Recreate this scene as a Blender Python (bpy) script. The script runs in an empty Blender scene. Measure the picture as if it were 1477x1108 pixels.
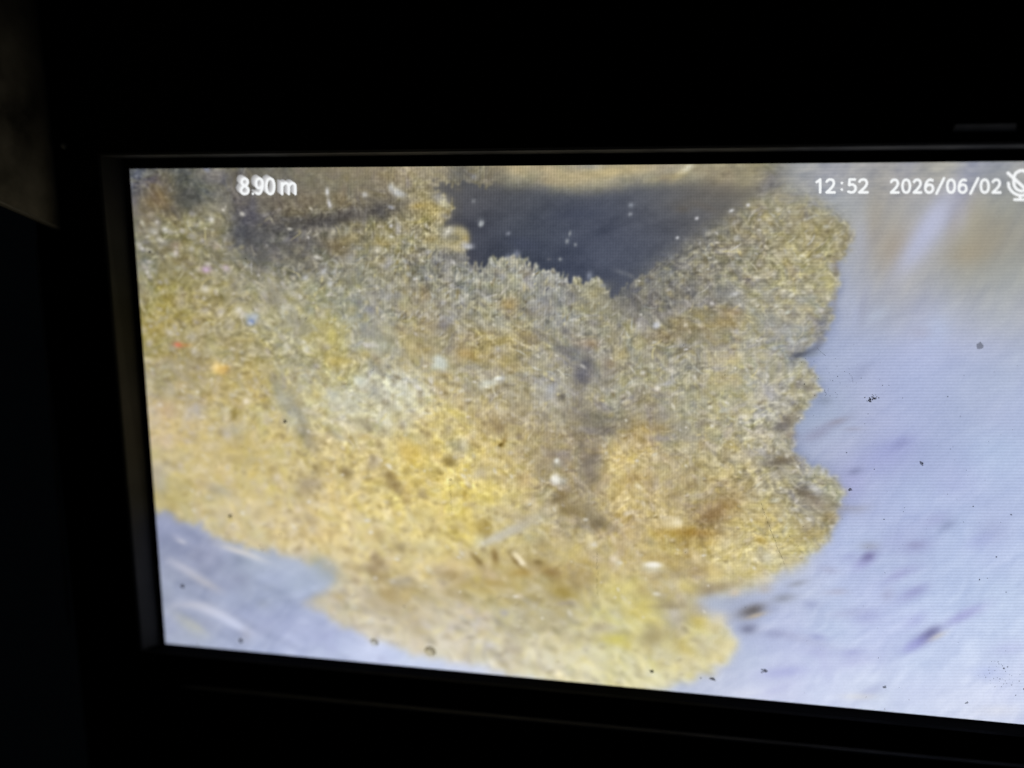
import bpy, bmesh, math, random
import numpy as np
from mathutils import Vector, Matrix

scene = bpy.context.scene
COL = scene.collection

# ------------------------------------------------------------------ camera, light, exposure
# The display's own axes: sx to the right, sy down, sz into the panel (metres, origin at the picture's top left corner).
# World: x = sx, y = sz, z = Z_TOP - sy.
Z_TOP = 0.16
def W(sx, sy, sz): return Vector((sx, sz, Z_TOP - sy))
def mm(sx, sy, sz): return W(sx * .001, sy * .001, sz * .001)

PIC_W, PIC_H = 1477.0, 1108.0
F_PX = 1115.0
CAM_R = np.array(((0.98742462, 0.03508744, -0.15414765), (-0.00775201, 0.98463248, 0.17446717), (0.15790039, -0.17107822, 0.97252234)))  # columns: right, down, forward
CAM_P = np.array((0.08459093, 0.01237839, -0.12215741))
cam_d = bpy.data.cameras.new('camera'); cam = bpy.data.objects.new('camera', cam_d); COL.objects.link(cam); scene.camera = cam
cam_d.sensor_width = 36.0; cam_d.sensor_fit = 'HORIZONTAL'; cam_d.lens = 36.0 * F_PX / PIC_W
cam_d.clip_start = 0.004; cam_d.clip_end = 20.0
def axis(v): return Vector((v[0], v[2], -v[1]))
xr, yd, zf = axis(CAM_R[:, 0]), axis(CAM_R[:, 1]), axis(CAM_R[:, 2])
m = Matrix.Identity(4)
for i in range(3): m[i][0], m[i][1], m[i][2] = xr[i], -yd[i], -zf[i]
m.translation = W(*CAM_P); cam.matrix_world = m
cam_d.dof.use_dof = True; cam_d.dof.focus_distance = 0.119; cam_d.dof.aperture_fstop = 5.6

world = bpy.data.worlds.new('World'); scene.world = world; world.use_nodes = True
bg = world.node_tree.nodes['Background']; bg.inputs['Color'].default_value = (.55, .75, 1.0, 1); bg.inputs['Strength'].default_value = 0.001   # a dark room: the display is the lamp
scene.view_settings.view_transform = 'Standard'; scene.view_settings.look = 'None'; scene.view_settings.exposure = 0; scene.view_settings.gamma = 1
scene.render.film_transparent = False
scene.cycles.max_bounces = 6; scene.cycles.sample_clamp_indirect = 4

# where a point of the display's plane shows in the 1477 x 1108 picture, and back
def to_px(sx, sy, sz=0.0):
    d = np.stack([sx - CAM_P[0], sy - CAM_P[1], sz - CAM_P[2] + 0 * sx], 0)
    q = np.tensordot(CAM_R.T, d, 1)
    return PIC_W / 2 + F_PX * q[0] / q[2], PIC_H / 2 + F_PX * q[1] / q[2]
def on_plane(px, py, sz=0.0):
    r = CAM_R @ np.array(((px - PIC_W / 2) / F_PX, (py - PIC_H / 2) / F_PX, 1.0)); k = (sz - CAM_P[2]) / r[2]
    p = CAM_P + k * r
    return p[0], p[1]

# ---- picture shown on the screen: painted with numpy, laid on the panel as colour per vertex ----
X0, Y0, CW, CH = 170, 220, 1510, 850
RNG = np.random.default_rng(11)
YY, XX = np.mgrid[0:CH, 0:CW].astype(np.float32)
XX += X0; YY += Y0

def noise(sx, sy, ang=0.0, wx=None, wy=None):
    """smooth lattice noise, about -1..1, cells of sx by sy, turned by ang degrees"""
    a = math.radians(ang); ca, sa = math.cos(a), math.sin(a)
    x = XX if wx is None else XX + wx
    y = YY if wy is None else YY + wy
    u = (x * ca + y * sa) / sx + 500.0; v = (-x * sa + y * ca) / sy + 500.0
    iu = np.floor(u).astype(np.int32); iv = np.floor(v).astype(np.int32)
    fu = u - iu; fv = v - iv
    fu = fu * fu * (3 - 2 * fu); fv = fv * fv * (3 - 2 * fv)
    tab = RNG.uniform(-1, 1, (512, 512)).astype(np.float32)
    iu0 = iu & 511; iu1 = (iu + 1) & 511; iv0 = iv & 511; iv1 = (iv + 1) & 511
    return ((tab[iv0, iu0] * (1 - fu) + tab[iv0, iu1] * fu) * (1 - fv)
            + (tab[iv1, iu0] * (1 - fu) + tab[iv1, iu1] * fu) * fv)

def blur(a, s):
    """gaussian blur by s pixels"""
    n = int(3 * s + 1); k = np.exp(-0.5 * (np.arange(-n, n + 1) / s) ** 2); k = (k / k.sum()).astype(np.float32)
    for ax in (0, 1):
        p = [(0, 0)] * a.ndim; p[ax] = (n, n); q = np.pad(a, p, mode='edge'); o = np.zeros_like(a)
        for i, w in enumerate(k):
            sl = [slice(None)] * a.ndim; sl[ax] = slice(i, i + a.shape[ax]); o += w * q[tuple(sl)]
        a = o
    return a

def poly_mask(pts, wx=0.0, wy=0.0):
    """1 inside the outline, looked up at warped positions"""
    x = XX + wx; y = YY + wy
    m = np.zeros(XX.shape, bool); n = len(pts)
    for i in range(n):
        (xa, ya), (xb, yb) = pts[i], pts[(i + 1) % n]
        if ya == yb: continue
        c = ((ya > y) != (yb > y)) & (x < (xb - xa) * (y - ya) / (yb - ya) + xa)
        m ^= c
    return m.astype(np.float32)

def field(pts, sig):
    """colours given at points, blended smoothly between them (worked out on a coarse grid)"""
    st = 10
    gy, gx = np.mgrid[0:CH // st + 2, 0:CW // st + 2].astype(np.float32)
    gx = gx * st + X0; gy = gy * st + Y0
    num = np.zeros(gx.shape + (3,), np.float32); den = np.zeros(gx.shape, np.float32)
    for x, y, r, g, b in pts:
        d2 = (gx - x) ** 2 + (gy - y) ** 2
        w = np.exp(-d2 / (2 * sig * sig)) + 1e-4 / (1 + d2 / (sig * sig)) ** 2
        den += w; num += w[..., None] * np.array((r, g, b), np.float32)
    f = num / den[..., None]
    u = (XX - X0) / st; v = (YY - Y0) / st
    iu = u.astype(np.int32); iv = v.astype(np.int32); fu = (u - iu)[..., None]; fv = (v - iv)[..., None]
    return ((f[iv, iu] * (1 - fu) + f[iv, iu + 1] * fu) * (1 - fv) + (f[iv + 1, iu] * (1 - fu) + f[iv + 1, iu + 1] * fu) * fv)

def splat(img, x, y, rx, ry, ang, col, al, hard=1.0):
    """one soft (hard=1) or crisp (hard=3) elliptical dab"""
    R = max(rx, ry) * 2.4 + 1
    xa = max(int(x - R) - X0, 0); xb = min(int(x + R) + 2 - X0, CW); ya = max(int(y - R) - Y0, 0); yb = min(int(y + R) + 2 - Y0, CH)
    if xa >= xb or ya >= yb: return
    a = math.radians(ang); ca, sa = math.cos(a), math.sin(a)
    dx = XX[ya:yb, xa:xb] - x; dy = YY[ya:yb, xa:xb] - y
    u = (dx * ca + dy * sa) / rx; v = (-dx * sa + dy * ca) / ry
    w = (al * np.exp(-0.5 * (u * u + v * v) ** hard))[..., None]
    t = img[ya:yb, xa:xb]; t += w * (np.array(col, np.float32) - t)

def mix(a, b, m):
    return a + (b - a) * (m[..., None] if m.ndim == 2 and a.ndim == 3 else m)

# broad colours of the deposit, as shown
DEPOSIT = [
 (200,255,84,84,92),(235,285,118,98,72),(270,265,84,84,78),(310,255,104,98,92),(215,330,128,118,90),(250,330,136,124,84),(300,330,134,124,90),
 (200,360,128,122,100),(260,380,138,124,80),(320,380,138,126,92),(360,360,110,106,98),(200,410,138,130,98),(240,430,158,144,78),(300,420,152,138,90),
 (350,410,152,144,112),(400,400,146,138,112),(220,480,158,142,80),(270,480,156,140,88),(320,480,160,148,106),(360,500,158,146,100),(410,470,162,156,122),
 (215,540,158,146,110),(260,550,156,140,98),(310,550,172,152,98),(360,550,176,156,96),(215,610,184,164,128),(260,610,186,164,120),(320,620,182,164,116),(380,620,182,166,112),
 (240,670,178,164,124),(300,680,186,168,122),(360,680,184,168,116),(250,720,172,160,112),(300,740,178,166,132),(350,750,188,174,136),(320,775,176,164,136),
 (350,260,100,92,82),(400,260,104,96,84),(450,260,118,106,84),(500,255,128,112,84),(550,255,136,118,88),(600,255,154,138,108),(620,270,140,126,96),
 (380,300,104,98,90),(430,305,110,98,78),(480,295,120,108,82),(540,290,112,102,84),(590,300,142,130,96),(620,305,152,136,84),(640,340,150,140,110),
 (400,345,96,92,90),(450,340,112,106,94),(500,345,134,122,92),(550,340,140,126,80),(600,345,142,130,92),
 (400,375,116,110,98),(450,375,122,114,96),(500,380,134,128,104),(560,380,142,132,100),(620,380,130,124,110),(680,400,136,132,118),(730,390,150,144,124),(790,410,144,140,130),(850,425,148,140,114),
 (440,430,154,148,110),(500,430,146,142,112),(550,430,150,142,118),(600,440,152,140,106),(650,440,146,138,118),(700,440,150,142,112),(750,450,146,138,112),(800,450,140,136,126),(860,450,154,146,112),
 (470,490,174,160,101),(530,500,156,150,126),(590,500,168,150,102),(640,490,154,140,108),(690,500,164,144,92),(740,490,164,146,100),(790,500,155,144,116),(840,500,141,134,118),(890,490,152,142,114),
 (440,540,172,162,122),(490,530,176,162,101),(540,570,186,180,150),(590,570,188,181,150),(640,550,176,156,104),(690,550,162,146,108),(740,560,156,142,108),(790,560,154,145,123),(840,540,138,130,118),(870,560,153,144,121),
 (450,590,186,174,126),(500,600,182,176,146),(550,610,185,178,140),(600,630,194,176,118),(650,610,196,176,106),(700,600,174,156,112),(750,610,158,142,110),(800,600,151,141,119),(850,610,135,127,113),(890,600,140,134,118),
 (430,650,182,166,116),(490,650,188,170,116),(550,660,196,178,120),(600,670,202,180,100),(650,670,204,184,104),(700,650,196,176,110),(750,650,162,148,110),(800,650,148,135,110),(850,650,138,127,112),
 (430,710,184,168,124),(490,720,196,176,122),(550,720,200,182,116),(600,720,200,180,108),(660,720,206,186,104),(710,700,204,186,112),(750,700,176,160,118),(800,700,151,139,114),(850,700,148,135,112),
 (430,760,190,172,134),(490,770,200,182,132),(550,770,200,184,132),(610,770,200,184,120),(660,770,198,180,106),(720,760,186,172,124),(770,760,176,164,124),(820,740,154,141,112),(850,750,143,132,112),
 (500,810,196,180,138),(560,810,182,166,126),(610,810,196,180,132),(660,820,186,168,124),(720,810,176,160,110),(780,810,172,156,108),(830,800,178,160,112),(870,790,172,154,108),
 (470,860,182,168,142),(520,870,184,170,142),(580,860,178,160,116),(640,860,182,166,132),(700,850,178,160,104),(760,860,172,156,108),(820,850,170,152,98),(870,850,182,164,98),
 (560,910,190,176,152),(620,910,190,176,150),(680,900,184,170,146),(740,900,180,166,126),(800,900,186,172,124),(850,900,192,178,126),(880,890,200,186,108),
 (650,945,196,184,160),(720,940,190,178,150),(780,950,200,188,150),(840,960,206,194,144),(900,960,206,194,130),(950,970,206,194,138),
 (930,420,126,120,105),(980,400,129,122,106),(1030,380,137,128,105),(1080,350,142,130,100),(1120,320,153,140,102),(1150,300,152,138,97),(1180,330,155,140,92),(1210,345,150,136,97),
 (940,450,129,122,105),(990,440,132,124,105),(1040,420,139,130,108),(1090,400,153,143,114),(1140,380,163,149,105),(1180,380,164,151,103),(1190,420,163,154,116),
 (930,490,148,138,108),(980,480,140,128,100),(1030,470,148,133,98),(1090,460,156,148,121),(1140,450,160,151,124),(1180,460,148,141,121),
 (930,540,154,144,112),(990,530,148,140,116),(1050,530,166,154,122),(1100,530,160,152,124),(1140,500,140,136,130),(1150,550,164,156,130),
 (930,590,136,126,106),(990,590,152,146,118),(1050,580,160,152,118),(1110,580,160,154,134),(1150,570,148,140,118),
 (920,630,168,146,102),(980,630,142,136,118),(1040,620,152,146,122),(1100,610,158,152,130),(1130,630,142,134,118),
 (890,670,196,172,108),(940,670,168,150,108),(1000,660,162,150,114),(1060,660,160,148,110),(1110,650,160,152,126),(1140,670,132,122,106),
 (890,720,190,166,102),(940,720,176,156,114),(1000,710,164,150,112),(1050,710,158,142,106),(1100,710,164,152,116),(1150,700,162,154,124),(1190,710,156,150,116),
 (900,760,176,152,108),(950,750,176,156,104),(1020,745,146,124,96),(1070,755,176,158,104),(1120,740,176,158,100),(1160,720,132,122,108),(1190,750,156,140,104),
 (900,800,180,160,114),(960,790,178,158,90),(1000,770,160,136,74),(1040,800,190,174,118),(1100,790,190,174,116),(1150,780,184,166,100),
 (900,850,194,178,108),(950,850,176,158,110),(1000,840,172,156,118),(1050,830,190,176,126),(1100,820,188,172,116),
 (930,890,206,190,102),(980,880,178,164,122),(1010,900,200,184,114),(1040,920,206,192,138),(950,930,196,180,118),(1000,950,204,188,122)]
WALL = [
 (1110,245,132,126,114),(1160,260,156,158,170),(1200,250,160,160,172),(1250,255,164,162,168),(1300,250,164,160,160),(1360,245,160,158,158),(1420,250,158,158,164),(1470,250,150,152,160),
 (1220,300,160,164,178),(1260,310,164,160,156),(1300,310,164,154,138),(1350,300,166,166,176),(1400,310,166,158,146),(1460,310,152,150,146),
 (1240,350,168,172,186),(1280,360,164,157,146),(1340,340,172,174,194),(1400,350,162,155,140),(1460,350,156,154,150),
 (1230,400,168,174,196),(1280,400,168,162,156),(1330,390,166,166,170),(1390,390,163,159,148),(1450,400,166,166,164),
 (1220,450,166,172,200),(1280,450,168,172,190),(1340,450,172,178,206),(1400,450,172,174,190),(1460,450,172,174,186),
 (1200,510,164,174,208),(1260,520,168,178,216),(1330,520,172,182,222),(1400,520,170,180,216),(1460,520,172,182,210),
 (1190,580,162,172,204),(1240,590,170,178,210),(1300,590,168,178,218),(1360,600,168,178,216),(1420,580,172,182,214),(1470,590,172,184,220),
 (1170,630,166,176,206),(1230,650,172,178,212),(1290,660,162,168,214),(1360,670,168,178,220),(1430,660,176,190,228),
 (1240,720,168,174,216),(1300,720,176,188,228),(1370,730,174,186,226),(1440,730,176,188,226),(1500,700,176,190,228),
 (1230,790,180,192,230),(1300,790,172,182,222),(1370,790,180,194,232),(1440,800,182,196,234),
 (1150,850,188,194,224),(1230,850,182,192,230),(1300,850,182,194,232),(1370,860,186,200,236),(1450,850,186,200,234),
 (1070,890,180,188,218),(1120,910,186,196,232),(1200,910,190,202,236),(1280,910,186,196,236),(1360,930,196,208,242),(1450,920,194,208,240),
 (1050,960,192,198,224),(1110,970,194,200,234),(1200,970,200,210,240),(1300,980,202,212,242),(1400,990,206,216,244),(1470,980,200,208,240),
 (1100,1000,206,212,238),(1250,1010,208,214,240),(1400,1030,212,218,242),
 (1560,300,148,148,150),(1560,500,166,172,192),(1560,800,180,194,230),(1560,1000,204,212,238),(1660,300,140,142,148),(1660,600,164,172,198),
 (235,760,156,162,196),(280,780,154,160,192),(330,800,172,178,204),(380,810,176,184,206),(430,815,176,186,206),(470,820,172,182,202),
 (250,830,164,168,196),(310,840,160,166,196),(370,840,160,168,196),(430,850,170,180,216),(260,880,166,172,200),(330,880,164,172,202),(390,880,170,180,214),
 (450,890,180,190,226),(255,915,176,182,208),(330,915,184,190,222),(400,920,186,194,230),(470,920,188,196,230),(540,945,202,210,242),(620,960,204,212,240),(700,975,206,212,236)]
CAVITY = [(650,280,84,84,92),(700,275,86,86,94),(760,290,84,86,96),(820,300,72,76,92),(880,290,74,78,94),(940,290,86,88,98),(1000,285,100,98,98),(1060,290,108,104,100),
 (690,330,66,68,84),(740,340,62,68,86),(800,340,64,70,90),(860,340,66,72,94),(920,335,76,80,100),(980,330,84,86,100),(1030,315,90,92,106),
 (700,365,60,64,82),(760,365,60,66,84),(820,380,64,70,92),(880,380,72,78,100),(940,370,78,84,102),(900,410,80,84,100)]
P_CAVITY = [(628,262),(700,266),(760,266),(800,274),(850,277),(900,268),(960,263),(1010,262),(1060,266),(1095,276),(1080,294),(1055,310),(1020,335),(985,360),(950,380),(920,400),
 (905,416),(884,430),(873,414),(860,402),(846,404),(822,401),(796,393),(770,381),(748,372),(735,368),(715,377),(692,386),(680,378),(668,366),(676,356),(664,340),(650,333),(640,322),(650,304),(646,290),(628,280)]
P_DEPOSIT = [(100,200),(1110,200),(1122,255),(1118,285),(1140,272),(1180,288),(1214,318),(1229,338),(1224,364),(1205,384),(1209,410),(1203,440),(1200,465),(1186,490),(1162,510),(1150,519),(1170,530),
 (1182,545),(1184,560),(1175,580),(1152,600),(1145,620),(1146,645),(1150,662),(1178,672),(1202,686),(1213,700),(1217,716),(1209,734),(1208,750),(1196,776),(1165,801),(1125,828),(1080,850),(1030,858),
 (1008,863),(1016,884),(1044,898),(1058,920),(1060,940),(1044,955),(1020,970),(992,980),(962,986),(930,1000),(900,1080),(860,1080),(800,988),(700,966),(640,954),(600,943),(560,932),(505,908),(462,882),(440,872),(466,855),(492,835),
 (482,820),(452,811),(420,800),(390,796),(352,790),(322,785),(302,766),(286,756),(260,748),(228,736),(100,700)]

# irregular outline: several sizes of wobble, finer near the top where the picture is crisp
w1x, w1y = noise(26, 26) * 8, noise(26, 26) * 8
w2x, w2y = noise(10, 10) * 6, noise(10, 10) * 6
w3x, w3y = noise(4, 4) * 2.6, noise(4, 4) * 2.6
m_dep = poly_mask(P_DEPOSIT, w1x * .6 + w2x * .7 + w3x * 2.6 + noise(6, 2.6, -20) * 4, w1y * .6 + w2y * .7 + w3y * 2.6)
f1x, f1y = noise(4, 4) * (3 + 6 * np.exp(-((XX - 655) / 40) ** 2 - ((YY - 320) / 50) ** 2)), noise(3.2, 12, 12) * 7
m_cav = poly_mask(P_CAVITY, w1x * .15 + w2x * .5 + w3x * 1.2 + f1x, w1y * .15 + w2y * .5 + w3y * 1.3 + f1y)
soft = np.clip((YY - 560) / 300, 0, 1)
lowr = np.clip((YY - 790) / 50, 0, 1) * np.clip((XX - 960) / 60, 0, 1) * np.clip((900 - YY) / 30, 0, 1)
m_crisp = m_dep
m_dep = blur(m_crisp, 2.1) * (1 - soft) + blur(m_crisp, 4.6) * soft
m_dep = mix(m_dep, blur(m_crisp, 9), lowr)
m_dep = mix(m_dep, blur(m_crisp, 13), np.clip((345 - YY) / 50, 0, 1)) * (1 - .22 * np.clip((335 - YY) / 60, 0, 1) * np.clip((XX - 1080) / 60, 0, 1))
upper = np.clip((330 - YY) / 50, 0, 1)
haze_r = np.clip((XX - 900) / 60, 0, 1)
m_sh = blur(m_cav, 1.3)
m_cav = mix(mix(m_sh, blur(m_cav, 15.0), haze_r * .9), blur(m_cav, 7.0), upper * np.clip((XX - 690) / 40, 0, 1))

# deposit: granular, fibrous, lumpy
dep = field(DEPOSIT, 20)
low = np.clip((YY - 430) / 200, 0, 1)[..., None]
dep = dep.mean(-1, keepdims=True) * np.array((1.01, 1.0, .97), np.float32) * .24 + dep * .76 + 6 + 9 * low
dep += np.array((4, 2, -4), np.float32) * np.clip((YY - 560) / 120, 0, 1)[..., None] * np.clip((900 - XX) / 200, 0, 1)[..., None]
broad = dep + .15 * (dep - blur(dep, 60))
broad = broad * .90 + broad.mean(-1, keepdims=True) * .10 + np.array((5, 7, 6), np.float32)
dep = broad.copy()
wx, wy = noise(40, 40) * 10 + noise(15, 15) * 5, noise(40, 40) * 10 + noise(15, 15) * 5
left_low = np.clip((YY - XX * .35 - 420) / 160, 0, 1)            # out-of-focus near part of the picture
rightish = np.clip((XX - 900) / 80, 0, 1) * np.clip((640 - YY) / 80, 0, 1)
near = np.clip((YY - 780) / 80, 0, 1)
far = np.clip((470 - YY) / 90, 0, 1) * (1 - rightish)
mid = np.clip(1 - left_low - rightish - far, 0, 1)
n_a = noise(22, 20, 20, wx, wy); n_b = noise(11, 9, 35, wx, wy); n_c = noise(6.5, 5.2, 30, wx * .35, wy * .35); n_d = noise(3.4, 3.0, 0, wx * .5, wy * .5)
n_v = noise(3.2, 9, -8, wx * .7, wy * .7); n_h = noise(15, 4.2, -12, wx * .5, wy * .5); n_s = noise(20, 8, 35, wx, wy)
rid = 1 - 2 * np.abs(noise(15, 11, 40, wx * 1.3, wy * 1.3)); rid2 = 1 - 2 * np.abs(noise(8, 6, -30, wx * .4, wy * .4))
val = (n_a * 10 + n_b * 14 + rid * 5 + n_c * (12 * (1 - .6 * left_low) * (1 - .5 * near)) + n_d * (8 * (1 - .85 * left_low) * (1 - .7 * near))
       + rid2 * 6 * (1 - left_low) + n_v * 9 * far + n_h * 9 * rightish + n_s * 9 * near)
hue = noise(17, 14, 25, wx, wy) * .7 + noise(7, 6, 0, wx, wy) * .5
val = np.where(val < 0, val * .72, val * 1.08)
ceil_ = np.clip((300 - YY) / 30, 0, 1) * np.clip((XX - 300) / 100, 0, 1) * np.clip(.75 * np.clip((565 - XX) / 40, 0, 1) + np.clip((XX - 690) / 30, 0, 1), 0, 1)
calm = 1 - .55 * ceil_ * (1 - np.clip((XX - 1085) / 30, 0, 1))
amp = np.clip(dep.mean(-1) / 150, .5, 1.15) * calm
rough = .55 + .8 * np.clip(noise(70, 55, 20, wx, wy) * .8 + noise(28, 24, 0, wx, wy) * .5 + .5, 0, 1)
dep = dep + (val * amp * rough)[..., None] * np.array((1.0, .98, .86), np.float32)
yel = np.clip(hue, -1, 1)[..., None]
dep += yel * np.array((3, 1, -13), np.float32) * amp[..., None]
pink = noise(26, 20, 60, wx, wy)[..., None]
dep += pink * np.array((4, -1, 1), np.float32)

def scatter(img, n, box, rmin, rmax, cols, al, ang, spread, keep=None, hard=1.3, asp=(1, 2.2)):
    x = RNG.uniform(box[0], box[2], n); y = RNG.uniform(box[1], box[3], n); r = rmin + (rmax - rmin) * RNG.random(n) ** 2
    k = RNG.uniform(*asp, n); an = ang + RNG.uniform(-spread, spread, n); ci = RNG.integers(0, len(cols), n); aa = al * RNG.uniform(.35, 1, n)
    for i in range(n):
        if keep is not None:
            iy = min(max(int(y[i]) - Y0, 0), CH - 1); ix = min(max(int(x[i]) - X0, 0), CW - 1)
            if keep[iy, ix] < .35: continue
        splat(img, x[i], y[i], r[i] * k[i], r[i], an[i], cols[ci[i]], aa[i], hard)

LIGHT = [(222,214,184),(232,226,204),(214,206,190),(226,214,160),(218,214,208),(206,208,200)]
DARK = [(96,86,60),(110,98,70),(104,98,88),(120,104,72),(98,96,96),(128,112,66)]
YEL = [(206,190,112),(200,180,104),(212,196,126),(194,174,98),(206,198,122)]
scatter(dep, 900, (185, 330, 1240, 1000), 4, 10, [(212,208,190),(206,204,198),(216,206,176),(198,196,192)], .30, 25, 60, hard=1.0, asp=(1, 1.7))
scatter(dep, 2600, (185, 300, 1240, 860), 1.4, 4.6, LIGHT, .36, 20, 70)
scatter(dep, 2000, (185, 300, 1240, 860), 1.4, 4.6, DARK, .21, 30, 60)
scatter(dep, 650, (185, 400, 1240, 1000), 2.5, 8, YEL, .28, 25, 60, hard=1.0)
scatter(dep, 500, (430, 840, 1070, 1010), 2.5, 8, LIGHT, .30, 34, 14, asp=(1.4, 3))
scatter(dep, 380, (430, 820, 1070, 1010), 2.5, 7, DARK, .22, 34, 18, asp=(1.2, 2.6))
for _ in range(520):     # small lumps: lit crown, shaded foot
    x, y, r = RNG.uniform(190, 1220), RNG.uniform(330, 1000), RNG.uniform(1.6, 4.2); a_ = RNG.uniform(-30, 60)
    splat(dep, x + r * .5, y + r * 1.1, r * 1.2, r * .7, a_, (116, 102, 76), RNG.uniform(.12, .36), 1.2)
    splat(dep, x, y, r * RNG.uniform(1, 1.6), r * .8, a_, LIGHT[RNG.integers(0, 6)], RNG.uniform(.25, .6), 1.3)
scatter(dep, 420, (380, 540, 760, 800), 2.0, 4.8, [(124,110,80),(118,108,92),(134,120,84)], .38, 40, 40, asp=(1, 1.7))
scatter(dep, 320, (430, 330, 900, 470), 1.1, 2.0, LIGHT, .42, -70, 40, asp=(1.5, 3.5))
for _ in range(420):     # bent fibres
    x, y = RNG.uniform(200, 1210), RNG.uniform(300, 640) if RNG.random() < .8 else RNG.uniform(640, 960)
    an = RNG.uniform(-180, 180); bend = RNG.uniform(-13, 13); al_ = RNG.uniform(.08, .28); cl = LIGHT[RNG.integers(0, 6)]; w_ = RNG.uniform(.8, 1.4)
    for _k in range(int(RNG.integers(3, 7))):
        splat(dep, x, y, 2.6, w_, an, cl, al_, 1.1); x += 3.0 * math.cos(math.radians(an)); y += 3.0 * math.sin(math.radians(an)); an += bend
scatter(dep, 160, (430, 330, 900, 470), 1.1, 2.2, DARK, .4, -70, 50, asp=(1.5, 3))
scatter(dep, 160, (190, 300, 420, 700), 2.0, 4.6, [(196,190,186),(206,200,196),(190,186,190)], .55, 40, 30, asp=(1, 1.8))
dep += .95 * (broad - blur(dep, 10))
d_hi = .25 * (dep - blur(dep, 4.5)) + .4 * (dep - blur(dep, 1.8))
dep += d_hi
dep = mix(dep, blur(dep, 4), 1 - calm)
dep_soft = blur(dep, 2.4)
dep = mix(dep, dep_soft, np.clip(left_low * .72 + near * .38, 0, .8))

# pipe wall: smooth, bluish, faintly streaked
wall = field(WALL, 32)
wall = wall * .84 + wall.mean(-1, keepdims=True) * .16 + np.array((-1, 1, 1), np.float32)
wall -= 9 * np.clip((560 - XX) / 160, 0, 1)[..., None]
wv = noise(46, 16, -28, wx, wy) * 4 + noise(24, 9, -35, wx, wy) * 4 + noise(13, 6, -32) * 2.4 + noise(7, 5, -20) * 1.2
lowl = np.clip((600 - XX) / 120, 0, 1)
wall += wv[..., None] * np.array((1.05, 1.0, .75), np.float32) * (.6 + .6 * np.clip((YY - 600) / 300, 0, 1))[..., None]
wall += (noise(60, 50)[..., None]) * np.array((1.5, 0, 1), np.float32)
wall += (noise(30, 90, 24)[..., None]) * np.array((7, 5, -5), np.float32) * np.clip((430 - YY) / 120, 0, 1)[..., None]
wall += ((noise(14, 70, 26) * 5 + noise(7, 50, 26) * 2.5) * np.clip((520 - YY) / 120, 0, 1))[..., None] * np.array((1, .9, .5), np.float32)
wall += ((noise(20, 14, 20) * 7 + noise(9, 7) * 3)[..., None]) * lowl[..., None]
wall += (noise(40, 10, 27)[..., None]) * 8 * lowl[..., None]
img = mix(wall, dep, m_dep)

# contact shade the camera's lamp leaves along the deposit's right rim
rim = np.clip(blur(m_dep, 7) - m_dep, 0, 1) * (XX > 1000) * np.clip((780 - YY) / 60, 0, 1)
img -= (rim * 20)[..., None]
foot = np.clip(blur(m_dep, 14) - m_dep, 0, 1) * np.clip((XX - 900) / 200, 0, 1) * np.clip((YY - 360) / 60, 0, 1)
img -= (foot * (26 + 16 * noise(24, 18)))[..., None] * np.array((1, .95, .8), np.float32)

# dark hollow
cav = field(CAVITY, 34) + np.array((2, 2, -3), np.float32)
cav += (noise(60, 22, -12) * 7 + noise(22, 10, -20) * 5 + noise(7, 5) * 3)[..., None]
img = mix(img, cav, m_cav)

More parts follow.
